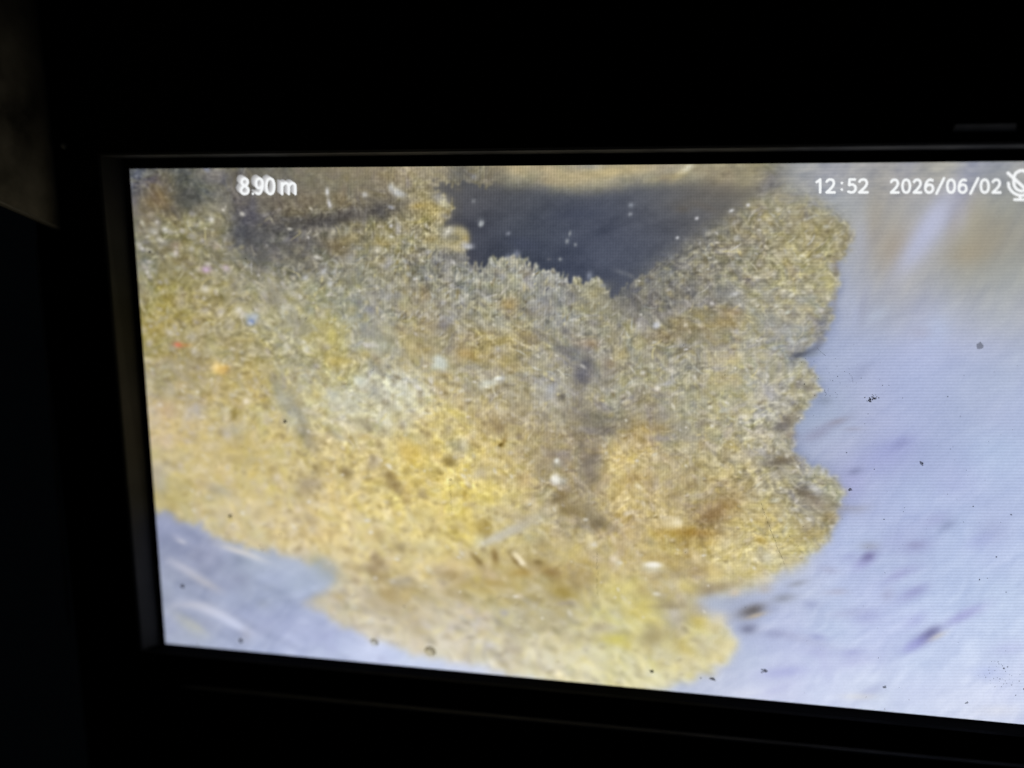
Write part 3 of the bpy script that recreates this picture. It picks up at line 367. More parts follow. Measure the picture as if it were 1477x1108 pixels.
 (900,850,14,8,-20,(216,204,124),.55),(908,846,8,5,0,(224,214,140),.4),(925,850,8,6,0,(160,140,90),.4),(930,876,14,12,0,(206,188,92),.5),(942,815,11,4,2,(244,246,248),1,1.5),(940,818,14,5,0,(216,214,190),.6),(944,822,12,3,8,(200,202,196),.5),(990,846,12,7,15,(220,206,130),.6),(1003,803,5,7,-15,(222,208,176),.75),(1010,812,4,6,-20,(206,196,160),.5),
 (960,812,30,12,0,(164,144,104),.45),(1010,820,14,10,0,(152,134,100),.5),(1020,850,16,6,-10,(142,126,96),.6),(1045,846,20,5,-15,(146,132,104),.5),(1032,828,9,7,20,(222,206,150),.7),(1070,818,8,5,30,(214,202,152),.55),(1045,784,9,8,0,(208,202,176),.6),(1108,804,9,7,0,(212,210,196),.75),(1103,838,10,4,-8,(214,208,190),.65),(1085,825,16,4,-20,(178,164,100),.5),(1062,822,12,8,0,(188,180,142),.4),(1098,780,9,4,20,(168,144,74),.6),(1046,800,14,6,0,(196,182,120),.4),
 (1022,783,12,5,-8,(196,168,96),.4),(1060,855,6,4,-10,(214,196,172),.6),(1103,850,8,5,0,(180,170,158),.5),(968,873,12,6,0,(150,136,106),.55),(960,875,20,3,0,(146,132,98),.4),(973,887,8,8,0,(202,196,188),.65),(978,895,10,5,-20,(168,160,144),.55),(1005,880,14,8,0,(168,156,142),.45),(1008,896,13,9,20,(206,186,92),.65),(1037,893,10,8,-10,(224,214,186),.7),(1030,905,8,5,0,(200,184,140),.4),
 (945,915,20,8,-6,(160,146,104),.65),(938,922,10,6,0,(154,140,92),.5),(985,935,16,8,25,(188,168,88),.55),(958,940,10,8,0,(212,206,170),.6),(920,908,8,8,0,(220,210,150),.5),(1035,932,12,8,0,(198,184,132),.4),(1052,930,8,7,0,(230,218,170),.65),(1035,948,12,6,0,(224,210,150),.5),(1010,935,10,10,0,(204,198,180),.4),(1006,958,12,5,0,(230,222,190),.4),(960,965,16,6,0,(224,214,150),.4),(930,985,20,6,0,(226,220,184),.5),
 (490,795,20,6,20,(206,194,160),.4),(540,805,5,5,0,(140,126,108),.7),(548,812,6,6,20,(136,122,104),.6),(538,820,9,5,10,(142,128,110),.65),(515,822,8,5,20,(154,142,116),.55),(547,832,9,5,0,(142,128,98),.6),(542,840,8,4,0,(156,140,104),.5),(513,838,5,4,20,(150,134,108),.5),(575,840,12,4,8,(166,162,158),.55),(588,836,8,4,0,(152,150,150),.5),(566,838,4,3,0,(196,194,190),.6),(565,858,14,12,0,(166,146,104),.55),(562,862,12,5,30,(170,150,104),.5),
 (600,850,16,4,10,(164,146,108),.45),(655,830,14,6,20,(162,144,108),.5),(650,828,10,5,0,(152,136,100),.4),(634,822,8,7,0,(196,186,176),.5),(640,842,4,3,0,(160,148,134),.5),(640,850,12,5,20,(204,192,170),.5),(650,852,8,5,0,(160,146,100),.4),(660,860,14,6,10,(164,148,104),.4),(575,791,8,5,20,(148,138,112),.65),(580,788,5,5,0,(140,132,112),.5),(545,771,8,7,0,(156,142,110),.6),(622,783,7,6,0,(226,220,182),.75),(612,790,12,6,10,(176,170,140),.5),
 (657,765,5,6,30,(146,130,80),.55),(595,755,8,8,0,(206,198,160),.45),(626,760,10,12,-30,(176,160,120),.4),(518,770,5,5,0,(216,206,168),.55),(520,748,4,8,-35,(212,202,172),.5),(475,772,12,10,0,(204,180,128),.5),(500,793,5,4,0,(166,152,120),.5),(545,792,20,4,30,(210,198,152),.4),(585,815,8,6,0,(200,188,144),.5),(505,828,12,3,30,(206,194,166),.5),(490,832,14,4,40,(196,184,154),.4),
 (480,880,4,3.4,0,(206,190,160),.6),(493,894,6,3,20,(204,192,170),.5),(550,870,12,5,25,(198,184,160),.5),(545,880,22,6,25,(178,164,138),.4),(600,890,14,12,0,(186,166,132),.4),(607,886,5,4,20,(212,200,168),.5),(630,893,6,4,20,(208,198,180),.55),(655,899,8,3.4,10,(212,202,184),.5),(600,928,8,5,30,(208,194,168),.5),(648,930,10,4,20,(218,208,188),.55),(610,935,14,5,14,(216,208,196),.5),(565,880,40,5,28,(186,172,148),.3),(515,905,10,4,20,(180,170,160),.4),
 (465,818,16,8,40,(164,172,176),.7),(480,825,14,9,30,(160,166,170),.7),(455,808,8,5,0,(160,164,152),.5),(440,822,30,10,16,(182,192,212),.6),(430,842,12,6,0,(166,178,198),.5),(462,858,10,4,-30,(168,166,162),.4),(452,872,12,4,10,(176,176,180),.4),
 (846,528,10,20,0,(112,108,106),.5),(852,615,18,14,0,(112,106,100),.5),(852,675,12,22,0,(114,106,100),.5),(845,738,20,10,15,(120,110,92),.45),(832,570,8,18,0,(126,120,112),.4),
 # lower-left wall
 (262,781,6,2.4,20,(204,204,214),.75),(255,774,6,3,30,(178,180,204),.5),(345,796,16,2.4,14,(212,210,212),.85),(365,803,16,3,20,(210,210,214),.7),(335,791,14,2,15,(204,200,196),.6),(280,830,22,3.4,34,(192,192,202),.7),(262,818,14,3,22,(190,192,210),.55),(300,842,12,3,28,(184,182,188),.5),(300,880,20,4,18,(204,206,222),.75),(325,892,22,4,28,(208,214,236),.8),(345,904,14,3,28,(206,212,236),.7),
 (275,873,18,3,0,(196,196,206),.5),(270,900,16,5,40,(182,184,172),.55),(285,905,10,3,35,(186,186,172),.5),(300,900,12,5,20,(160,164,186),.5),(250,890,8,12,0,(160,166,194),.4),(370,890,26,6,10,(160,168,200),.5),(345,835,8,5,0,(140,146,172),.55),(320,846,14,9,0,(150,156,184),.5),(378,870,6,4,0,(150,158,176),.5),(330,862,10,5,20,(178,188,216),.5),(395,835,20,6,0,(176,186,214),.5),(335,760,4,3,0,(160,156,160),.3),
 (460,915,10,8,0,(166,174,206),.5),(470,918,9,4,-20,(160,166,202),.45),(478,936,6,6,0,(176,182,216),.5),(550,950,5,3,0,(180,186,214),.5),(440,918,14,9,0,(176,184,218),.4),(380,905,10,4,-30,(166,172,204),.4),(355,915,5,7,0,(162,164,180),.45),
 # right wall
 (1335,335,10,40,32,(184,190,222),.75),(1350,315,9,16,30,(188,192,214),.6),(1315,365,9,22,35,(182,188,214),.6),(1385,310,7,14,0,(176,176,186),.5),(1375,330,5,14,15,(164,158,156),.4),(1260,320,8,24,10,(152,142,128),.4),(1290,360,14,18,30,(160,146,126),.5),(1415,350,30,16,-10,(160,148,126),.42),(1395,368,18,9,-10,(158,144,120),.35),(1430,330,16,12,0,(154,148,134),.4),
 (1240,340,8,24,0,(172,176,194),.5),(1245,440,5,20,10,(152,156,178),.5),(1233,455,4,14,0,(172,180,206),.5),(1220,430,4,24,6,(178,184,204),.4),(1265,455,10,5,-30,(182,192,212),.5),(1350,480,10,14,20,(182,196,226),.5),(1330,480,10,5,0,(166,166,186),.4),(1245,535,10,5,-40,(148,156,186),.45),(1190,578,6,4,0,(130,140,160),.55),(1180,548,5,4,0,(150,160,164),.4),
 (1195,615,20,4,-24,(148,152,178),.65),(1178,628,10,4,-24,(146,148,174),.6),(1208,608,8,2.4,-15,(150,146,160),.5),(1230,619,8,2,0,(152,150,168),.4),(1300,640,8,4,-20,(140,146,188),.55),(1297,642,14,6,-20,(152,158,206),.5),(1270,660,24,14,-20,(158,164,212),.5),(1233,680,7,3.4,-15,(128,134,168),.65),(1230,695,10,12,0,(170,172,214),.5),(1215,735,8,5,-20,(150,152,168),.5),(1240,735,10,4,-15,(160,164,184),.5),
 (1225,733,12,3,0,(152,152,166),.4),(1367,758,8,4,-30,(136,146,180),.6),(1350,750,12,6,-20,(160,164,204),.5),(1252,803,7,4,-25,(122,122,164),.75),(1245,812,10,5,-25,(160,158,208),.55),(1254,788,8,4,0,(150,152,168),.55),(1322,788,14,6,-15,(152,156,198),.6),(1320,786,6,3,0,(150,152,186),.5),(1290,780,20,7,-30,(168,174,214),.4),(1432,765,14,10,0,(158,166,200),.5),(1415,780,14,6,-20,(164,172,216),.5),(1295,830,12,4,-25,(160,162,206),.55),(1308,823,14,4,-10,(170,176,214),.4),
 (1320,853,10,4,-25,(148,152,196),.6),(1312,858,14,5,-25,(166,170,214),.5),(1280,858,6,5,-40,(162,164,194),.5),(1250,890,12,6,-10,(160,164,208),.5),(1385,890,14,4,-30,(152,152,204),.55),(1400,884,16,4,-25,(170,172,216),.5),(1320,895,10,5,-30,(168,172,218),.5),
 (1338,917,11,4.5,-30,(122,124,168),.9),(1345,912,7,4,-30,(112,114,152),.6),(1325,927,12,4,-30,(142,144,202),.7),(1315,932,8,4,-25,(168,172,222),.6),(1352,918,8,2.4,-25,(206,202,196),.6),(1228,942,10,4,-10,(156,160,206),.55),(1230,955,16,5,-15,(180,182,222),.4),(1255,998,12,5,-25,(176,182,216),.6),(1425,970,12,6,0,(178,190,232),.55),(1455,935,14,6,-10,(184,188,228),.4),
 (1083,882,13,5.5,-14,(110,106,108),.85),(1088,880,8,4,-20,(96,92,92),.6),(1090,888,8,2,-15,(204,186,156),.6),(1080,907,8,5,-8,(128,132,158),.75),(1078,908,5,3,0,(118,122,148),.5),(1130,863,10,4,-8,(142,146,160),.75),(1150,842,10,3.4,-14,(152,156,170),.7),(1115,878,8,3.4,-5,(160,168,196),.5),(1170,872,7,4,10,(152,160,196),.55),(1117,915,10,4,0,(150,156,190),.6),(1150,920,30,4,14,(172,176,206),.5),
 (1178,940,16,6,10,(168,172,212),.5),(1180,919,8,3,10,(150,156,200),.55),(1195,822,10,4,10,(168,170,196),.5),(1210,852,8,3,0,(170,172,196),.45),(1205,855,12,3,0,(180,180,200),.4),(1220,885,16,4,-10,(170,174,206),.45),(1253,803,4,3,0,(120,116,160),.4),(1225,803,8,4,-20,(160,164,206),.4),(1130,970,20,5,-6,(168,172,220),.6),(1120,995,14,4,-20,(184,188,224),.5),(1190,960,6,14,-15,(182,186,224),.4),(1100,925,20,7,0,(178,186,220),.35),
 (1050,870,16,6,-10,(160,166,186),.5),(1035,872,12,5,0,(176,186,204),.5),(1240,1005,14,3,0,(226,224,220),.5),(1440,1025,20,5,0,(222,222,228),.4),(1075,1000,20,4,0,(224,226,240),.4),
]
for b in sorted(BLOBS, key=lambda b: -b[2] * b[3]):     # broad patches first, crisp flecks last
    on_wall = (b[0] > 1225 or (b[0] > 1065 and b[1] > 855) or (b[0] < 480 and b[1] > 815) or (b[0] > 1160 and 575 < b[1] < 660))
    g = 1.25 if on_wall else 1.0
    splat(img, b[0], b[1], b[2] * g, b[3] * g, b[4], b[5], b[6] * (.92 if on_wall else .92), b[7] if len(b) > 7 else 1.0)

# the deposit's grain runs over everything painted on it
grainy = (n_c * 4.5 + n_d * 5.5 + n_v * 4 * far + rid2 * 2 + noise(2.2, 2.2) * 4) * (1 - .75 * left_low) * (1 - .5 * near) * calm * m_dep * (1 - m_cav) * (1 + 2.4 * np.exp(-((XX - 625) / 55) ** 2 - ((YY - 318) / 42) ** 2) + .8 * np.exp(-((XX - 430) / 130) ** 2 - ((YY - 320) / 40) ** 2))
img += np.where(grainy < 0, grainy * .75, grainy)[..., None] * np.array((1, .98, .9), np.float32)
img += (noise(18, 7, 0) * 9 + noise(8, 4, -10) * 6)[..., None] * (ceil_ * (XX > 690) * (1 - m_cav))[..., None] * np.array((1.1, 1, .75), np.float32)
gold = np.clip((YY - 540) / 90, 0, 1) * np.clip((1160 - XX) / 100, 0, 1) * np.clip((880 - YY) / 60, 0, 1) + .7 * np.clip((YY - 380) / 60, 0, 1) * np.clip((520 - XX) / 160, 0, 1) * np.clip((600 - YY) / 60, 0, 1)
img += np.array((7, 1, -11), np.float32) * (gold * m_dep * (1 - m_cav))[..., None]
sat = .05 * m_dep * (1 - m_cav)
img = mix(img, img.mean(-1, keepdims=True) * np.array((1.03, 1.0, .93), np.float32) + 4, sat)
# small glints over the upper part
scatter(img, 260, (195, 300, 1200, 900), 1.2, 2.6, [(238,234,222),(228,224,218)], .7, 30, 40, keep=m_dep * (1 - m_cav))

# rows and columns of the display's own cells, beating with each other
cols_w = np.exp(-((XX - 690) / 230) ** 2) + .4 * np.exp(-((XX - 1010) / 120) ** 2)
rows_w = np.clip(np.exp(-((YY - 330) / 140) ** 2) * .6 + np.clip((XX - 950) / 300, 0, 1), 0, 1)
focus = np.clip(1 - left_low * .8, 0, 1)
ph = .0016 * (XX - 700)
lcd = (.062 * cols_w * np.sin(2 * np.pi * (XX / 4.15 + .004 * YY + ph)) + .042 * rows_w * np.sin(2 * np.pi * (YY / 4.6 + .0009 * (XX - 900) * np.sign(620 - YY) * np.minimum(np.abs(620 - YY) / 220, 1) + .02 * noise(90, 90)))) * focus
img *= (1 + lcd)[..., None]
img += RNG.normal(0, 2.3, img.shape[:2]).astype(np.float32)[..., None] * (1 - .5 * left_low[..., None])
img = np.clip(img, 8, 250)

# ------------------------------------------------------------------ helpers
def tag(o, label=None, cat=None, group=None, kind=None):
    for k, v in (('label', label), ('category', cat), ('group', group), ('kind', kind)):
        if v: o[k] = v
    return o
def link(name, verts, faces, mat, parent=None, smooth=False):
    me = bpy.data.meshes.new(name); me.from_pydata([tuple(v) for v in verts], [], faces); me.update()
    bm = bmesh.new(); bm.from_mesh(me); bmesh.ops.recalc_face_normals(bm, faces=bm.faces); bm.to_mesh(me); bm.free()
    if smooth: me.polygons.foreach_set('use_smooth', [True] * len(me.polygons))
    o = bpy.data.objects.new(name, me); COL.objects.link(o); me.materials.append(mat)
    if parent is not None:
        o.parent = parent; o.matrix_parent_inverse = Matrix.Translation(-parent.location)
    return o
def node_mat(name):
    m = bpy.data.materials.new(name); m.use_nodes = True; nt = m.node_tree
    return m, nt, nt.nodes['Principled BSDF']
def plastic(name, col, rough, scale, var, bump=.1, spec=.4):
    """moulded plastic: fine grain, faint smudges"""
    m, nt, p = node_mat(name); N = nt.nodes.new; L = nt.links.new
    tc = N('ShaderNodeTexCoord'); n = N('ShaderNodeTexNoise'); n.inputs['Scale'].default_value = scale; n.inputs['Detail'].default_value = 6
    L(tc.outputs['Object'], n.inputs['Vector'])
    r = N('ShaderNodeValToRGB'); r.color_ramp.elements[0].position = .3; r.color_ramp.elements[1].position = .7
    r.color_ramp.elements[0].color = (*[c * (1 - var) for c in col], 1); r.color_ramp.elements[1].color = (*[c * (1 + var) for c in col], 1)
    L(n.outputs['Fac'], r.inputs['Fac']); L(r.outputs['Color'], p.inputs['Base Color'])
    g = N('ShaderNodeTexNoise'); g.inputs['Scale'].default_value = 2500; b = N('ShaderNodeBump'); b.inputs['Strength'].default_value = bump; b.inputs['Distance'].default_value = .0001
    L(tc.outputs['Object'], g.inputs['Vector']); L(g.outputs['Fac'], b.inputs['Height']); L(b.outputs['Normal'], p.inputs['Normal'])
    p.inputs['Roughness'].default_value = rough; p.inputs['Specular IOR Level'].default_value = spec
    return m
BLACK = plastic('black_plastic', (.012, .012, .013), .55, 60, .4, spec=.2)
GREY_TRIM = plastic('grey_trim_plastic', (.15, .147, .143), .5, 90, .25)
TOP_TRIM = plastic('top_trim_plastic', (.20, .20, .21), .4, 140, .4)
VELVET = plastic('matt_black_lining', (.0015, .0015, .002), .9, 80, .3, spec=.02)
RIDGE = plastic('dark_grey_ridge', (.30, .30, .33), .5, 120, .35)
TABM = plastic('worn_grey_tab', (.22, .22, .22), .6, 150, .3)
HOODM = plastic('dusty_brown_grey_hood', (.165, .154, .137), .85, 110, .75, bump=.4, spec=.1)
GLASS_BLACK, nt, p = node_mat('black_glass_border'); p.inputs['Base Color'].default_value = (.003, .003, .004, 1); p.inputs['Roughness'].default_value = .25; p.inputs['Specular IOR Level'].default_value = .2
def emit(name, col):
    m, nt, p = node_mat(name); e = nt.nodes.new('ShaderNodeEmission'); e.inputs['Color'].default_value = (*col, 1)
    nt.links.new(e.outputs[0], nt.nodes['Material Output'].inputs['Surface']); nt.nodes.remove(p); return m
def grid_box(x0, y0, z0, x1, y1, z1):
    v = [mm(x, y, z) for z in (z0, z1) for y in (y0, y1) for x in (x0, x1)]
    f = [(0, 1, 3, 2), (4, 6, 7, 5), (0, 4, 5, 1), (2, 3, 7, 6), (0, 2, 6, 4), (1, 5, 7, 3)]
    return v, f

# ------------------------------------------------------------------ the monitor
SW, SH = 154.1, 85.9                       # picture area, mm
ZF = -2.2                                  # how far the front panel stands proud of the picture
monitor = bpy.data.objects.new('monitor', None); COL.objects.link(monitor); monitor.location = mm(SW / 2, 114, 12); monitor.empty_display_size = .01
tag(monitor, 'black inspection monitor showing a yellow-brown deposit in a pipe on its lit screen', 'monitor')
bpy.context.view_layer.update()

# lit picture: a fine sheet, one colour per vertex
NX, NY = 1062, 592
gx = np.linspace(0, SW, NX); gy = np.linspace(0, SH, NY)
GX, GY = np.meshgrid(gx, gy)
PX, PY = to_px(GX * .001, GY * .001)
u = np.clip(PX - X0, 0, CW - 1.001); v = np.clip(PY - Y0, 0, CH - 1.001)
iu = u.astype(int); iv = v.astype(int); fu = (u - iu)[..., None]; fv = (v - iv)[..., None]
c = ((img[iv, iu] * (1 - fu) + img[iv, iu + 1] * fu) * (1 - fv) + (img[iv + 1, iu] * (1 - fu) + img[iv + 1, iu + 1] * fu) * fv) / 255.0
c = np.where(c <= .04045, c / 12.92, ((c + .055) / 1.055) ** 2.4)
rgba = np.ones((NX * NY, 4), np.float32); rgba[:, :3] = c.reshape(-1, 3)
co = np.zeros((NX * NY, 3), np.float32); co[:, 0] = GX.ravel() * .001; co[:, 2] = Z_TOP - GY.ravel() * .001
me = bpy.data.meshes.new('screen')
idx = np.arange(NX * NY, dtype=np.int32).reshape(NY, NX)
q = np.stack([idx[1:, :-1], idx[1:, 1:], idx[:-1, 1:], idx[:-1, :-1]], -1).reshape(-1, 4)
me.vertices.add(NX * NY); me.vertices.foreach_set('co', co.ravel())
me.loops.add(q.size); me.loops.foreach_set('vertex_index', q.ravel())
me.polygons.add(len(q)); me.polygons.foreach_set('loop_start', np.arange(0, q.size, 4, dtype=np.int32))
me.update(calc_edges=True)
at = me.color_attributes.new('picture', 'FLOAT_COLOR', 'POINT'); at.data.foreach_set('color', rgba.ravel())
SCR, nt, p = node_mat('lit_display'); N = nt.nodes.new; L = nt.links.new
a = N('ShaderNodeAttribute'); a.attribute_name = 'picture'
tc = N('ShaderNodeTexCoord'); sp = N('ShaderNodeTexNoise'); sp.inputs['Scale'].default_value = 3300; sp.inputs['Detail'].default_value = 1
L(tc.outputs['Object'], sp.inputs['Vector'])
mr = N('ShaderNodeMapRange'); mr.inputs['To Min'].default_value = .93; mr.inputs['To Max'].default_value = 1.07; L(sp.outputs['Fac'], mr.inputs['Value'])
mx = N('ShaderNodeVectorMath'); mx.operation = 'SCALE'; L(a.outputs['Color'], mx.inputs[0]); L(mr.outputs['Result'], mx.inputs['Scale'])
p.inputs['Base Color'].default_value = (.004, .004, .004, 1); p.inputs['Roughness'].default_value = .3; p.inputs['Specular IOR Level'].default_value = .2
L(mx.outputs[0], p.inputs['Emission Color']); p.inputs['Emission Strength'].default_value = 1.0
screen = bpy.data.objects.new('screen', me); COL.objects.link(screen); me.materials.append(SCR)
screen.parent = monitor; screen.matrix_parent_inverse = Matrix.Translation(-monitor.location)
tag(screen, 'lit picture of a yellow-brown deposit against a bluish pipe wall')

# black glass behind and around the picture
v_, f_ = grid_box(-3.2, -3.0, .06, SW + 3.2, SH + 2.4, 1.4)
link('screen_border', v_, f_, GLASS_BLACK, monitor)

# opening of the front panel: loop a at the glass, loop b at the front, loop d the rounded rim
la = [(-1.15, -1.68, .06), (SW + 1.15, -1.68, .06), (SW + 1.15, 86.15, .06), (-1.15, 86.15, .06)]
lb = [(-3.62, -1.98, ZF), (SW + 3.62, -1.98, ZF), (SW + 3.30, 86.25, ZF), (-3.25, 86.25, ZF)]
def side(i, name, mat, n=1):
    j = (i + 1) % 4
    link(name, [mm(*la[i]), mm(*la[j]), mm(*lb[j]), mm(*lb[i])], [(0, 1, 2, 3)], mat, monitor)
side(0, 'top_trim', TOP_TRIM); side(1, 'side_trim', GREY_TRIM); side(2, 'bottom_trim', VELVET); side(3, 'side_trim', GREY_TRIM)
ld = [(-4.0, -2.35, ZF - .22), (SW + 4.0, -2.35, ZF - .22), (SW + 3.7, 86.62, ZF - .22), (-3.65, 86.62, ZF - .22)]
XL, XR, YT, YB = -16.6, SW + 17.5, -62.0, 113.0
lo = [(XL, YT, ZF - .22), (XR, YT, ZF - .22), (XR, YB, ZF - .22), (XL, YB, ZF - .22)]
lo2 = [(XL - 1.2, YT - 1.2, ZF + 1.2), (XR + 1.2, YT - 1.2, ZF + 1.2), (XR + 1.2, YB + 1.2, ZF + 1.2), (XL - 1.2, YB + 1.2, ZF + 1.2)]
lo3 = [(x, y, 4.0) for x, y, z in lo2]
lk = [(-3.62, -3.2, 4.0), (SW + 3.62, -3.2, 4.0), (SW + 3.62, 88.6, 4.0), (-3.62, 88.6, 4.0)]
RIM = plastic('rounded_rim_plastic', (.05, .05, .055), .5, 120, .35)
link('rim', [mm(*p_) for r in (lb, ld) for p_ in r], [(i, (i + 1) % 4, 4 + (i + 1) % 4, 4 + i) for i in range(4)], RIM, monitor)
rings = [ld, lo, lo2, lo3, lk]
vs = [mm(*p_) for r in rings for p_ in r]
fs = [(4 * k + i, 4 * k + (i + 1) % 4, 4 * k + 4 + (i + 1) % 4, 4 * k + 4 + i) for k in range(len(rings) - 1) for i in range(4)]
link('front_panel', vs, fs, BLACK, monitor)
# back shell of the monitor
v_ = [mm(*p_) for p_ in [(XL, YT, 4), (XR, YT, 4), (XR, YB, 4), (XL, YB, 4), (XL + 4, YT + 4, 26), (XR - 4, YT + 4, 26), (XR - 4, YB - 4, 26), (XL + 4, YB - 4, 26)]]
link('back_shell', v_, [(3, 2, 1, 0), (4, 5, 6, 7), (0, 1, 5, 4), (1, 2, 6, 5), (2, 3, 7, 6), (3, 0, 4, 7)], BLACK, monitor)

def bead(name, p0, p1, half, rise, mat, parent, z=None, n=7, taper=0.0):
    """a low rounded ridge on the front panel from p0 to p1 (mm)"""
    z = ZF - .22 if z is None else z
    a = Vector(p0).to_3d() if len(p0) == 3 else Vector((*p0, 0)); b = Vector((*p1, 0)); d = (b - a).normalized(); nrm = Vector((-d.y, d.x, 0))
    vs, fs = [], []
    ts = [0, .01, .03, .5, .97, .99, 1]
    for t in ts:
        s = 0.25 + .75 * min(1, min(t, 1 - t) / .03)
        c_ = a + (b - a) * t
        for k in range(n):
            an = math.pi * k / (n - 1)
            w = c_ + nrm * (half * s * math.cos(an))
            vs.append(mm(w.x, w.y, z + .05 - (rise * s + .05) * math.sin(an)))
    for i in range(len(ts) - 1):
        for k in range(n - 1): fs.append((i * n + k, i * n + k + 1, (i + 1) * n + k + 1, (i + 1) * n + k))
    fs += [tuple(range(n)), tuple((len(ts) - 1) * n + k for k in range(n))]
    return link(name, vs, fs, mat, parent, smooth=True)
zf = (ZF - .22) * .001
def P(px, py): x, y = on_plane(px, py, zf); return (x * 1000, y * 1000)
bead('lower_ridge', P(250, 988), (147.0 + 9, P(1477, 1104)[1]), .5, .75, RIDGE, monitor)
bead('edge_ridge', P(54, 345), P(101, 905), .25, .6, RIDGE, monitor)
def tab(x0, x1, y, mat):
    """raised catch with its lower face slanted towards the picture"""
    z = ZF - .22
    v = [mm(x0, y - .5, z), mm(x1, y - .5, z), mm(x0 + .15, y - .45, z - .75), mm(x1 - .4, y - .45, z - .75), mm(x0, y + .5, z - .02), mm(x1, y + .5, z - .02)]
    return link('catch_tab', v, [(0, 1, 3, 2), (2, 3, 5, 4), (0, 2, 4), (1, 5, 3), (0, 4, 5, 1)], mat, monitor)
xa, ya = P(1374, 186); xb, yb = P(1466, 184); tab(xa, xb, (ya + yb) / 2, TABM)
# small screw head left of the opening
def dome(name, c, r, h, mat, parent, n=14, sq=1.0):
    vs = [mm(c[0], c[1], c[2] - h)]; fs = []
    for j, t in enumerate((.45, .8, 1.0)):
        for k in range(n):
            an = 2 * math.pi * k / n
            vs.append(mm(c[0] + r * t * math.cos(an), c[1] + sq * r * t * math.sin(an), c[2] - h * math.sqrt(max(0, 1 - t * t))))
    for k in range(n):
        fs.append((0, 1 + k, 1 + (k + 1) % n))
        for j in range(2): fs.append((1 + j * n + k, 1 + (j + 1) * n + k, 1 + (j + 1) * n + (k + 1) % n, 1 + j * n + (k + 1) % n))
    return link(name, vs, fs, mat, parent, smooth=True)
xs_, ys_ = P(94, 211)
dome('screw_head', (xs_, ys_, ZF - .2), .42, 1.1, plastic('dull_screw_metal', (.45, .45, .44), .45, 200, .2), monitor, sq=1.5)

# ------------------------------------------------------------------ lettering on the picture
GL = {
 '0': [[(.5, 0), (.82, .12), (.95, .5), (.82, .88), (.5, 1), (.18, .88), (.05, .5), (.18, .12), (.5, 0)]],
 '1': [[(.12, .2), (.34, .12), (.56, 0)], [(.56, 0), (.56, 1)]],
 '2': [[(.07, .17), (.24, .04), (.48, 0), (.74, .06), (.87, .26), (.78, .48), (.5, .72), (.22, .9), (.06, 1)], [(.06, 1), (.94, 1)]],
 '5': [[(.84, 0), (.22, 0)], [(.22, 0), (.17, .44)], [(.17, .44), (.42, .39), (.7, .43), (.9, .58), (.9, .78), (.72, .95), (.42, 1), (.08, .94)]],
 '6': [[(.86, .05), (.66, 0), (.4, .06), (.17, .28), (.07, .6), (.14, .86), (.36, .99), (.62, .99), (.86, .86), (.92, .66), (.82, .47), (.6, .39), (.34, .42), (.13, .56)]],
 '8': [[(.5, .46), (.22, .36), (.14, .2), (.26, .05), (.5, 0), (.74, .05), (.86, .2), (.78, .36), (.5, .46), (.2, .58), (.06, .76), (.2, .95), (.5, 1), (.8, .95), (.94, .76), (.8, .58), (.5, .46)]],
 '9': [[(.12, .95), (.36, 1), (.62, .93), (.84, .7), (.93, .4), (.86, .14), (.64, .01), (.38, .01), (.14, .14), (.08, .34), (.18, .53), (.4, .61), (.66, .58), (.87, .44)]],
 '/': [[(1, 0), (0, 1)]], ':': [[(.5, .27), (.5, .275)], [(.5, .78), (.5, .785)]], '.': [[(.5, .98), (.5, .985)]],
 'm': [[(.06, 0), (.06, 1)], [(.06, .3), (.18, .08), (.34, 0), (.47, .1), (.52, .32), (.52, 1)], [(.52, .32), (.62, .1), (.78, 0), (.92, .1), (.97, .34), (.97, 1)]],
}
def smooth_line(pts, k=5):
    if len(pts) < 3: return pts
    closed = pts[0] == pts[-1]; o = []
    for i in range(len(pts) - 1):
        p1, p2 = np.array(pts[i]), np.array(pts[i + 1])
        p0 = np.array(pts[i - 1] if i > 0 else (pts[-2] if closed else pts[0])); p3 = np.array(pts[i + 2] if i + 2 < len(pts) else (pts[1] if closed else pts[-1]))
        for t in np.linspace(0, 1, k, endpoint=False):
            o.append(tuple(.5 * (2 * p1 + (p2 - p0) * t + (2 * p0 - 5 * p1 + 4 * p2 - p3) * t * t + (3 * p1 - p0 - 3 * p2 + p3) * t ** 3)))
    return o + [tuple(pts[-1])]
def ribbon(vs, fs, pts, w, z):
    """flat stroke with round ends, given in picture positions, laid on the display's plane"""
    pts = [np.array(p_, float) for p_ in pts]; n = len(pts); base = len(vs); h = w / 2
    def put(p_): x, y = on_plane(p_[0], p_[1]); vs.append(W(x, y, z * .001))
    tg = [(pts[min(i + 1, n - 1)] - pts[max(i - 1, 0)]) for i in range(n)]; tg = [t / (np.linalg.norm(t) + 1e-9) for t in tg]
    for p_, t in zip(pts, tg):
        nn = np.array((-t[1], t[0])) * h; put(p_ + nn); put(p_ - nn)
    for i in range(n - 1): fs.append((base + 2 * i, base + 2 * i + 1, base + 2 * i + 3, base + 2 * i + 2))
    for e, sgn in ((0, -1), (n - 1, 1)):
        b2 = len(vs); t = tg[e] * sgn; nn = np.array((-t[1], t[0]))
        for k in range(9):
            an = -math.pi / 2 + math.pi * k / 8; put(pts[e] + h * (t * math.cos(an) + nn * math.sin(an)))
        fs.append(tuple(range(b2, b2 + 9)))
def lettering(name, glyphs, w, mat, z=-.03, parent=monitor):
    vs, fs = [], []; k = 0
    for ch, x0, y0, x1, y1 in glyphs:
        for st in GL[ch]:
            pts = [(x0 + (x1 - x0) * p_[0], y0 + (y1 - y0) * p_[1]) for p_ in smooth_line(st)]
            ribbon(vs, fs, pts, w, z - .0015 * k); k += 1
    return link(name, vs, fs, mat, parent)
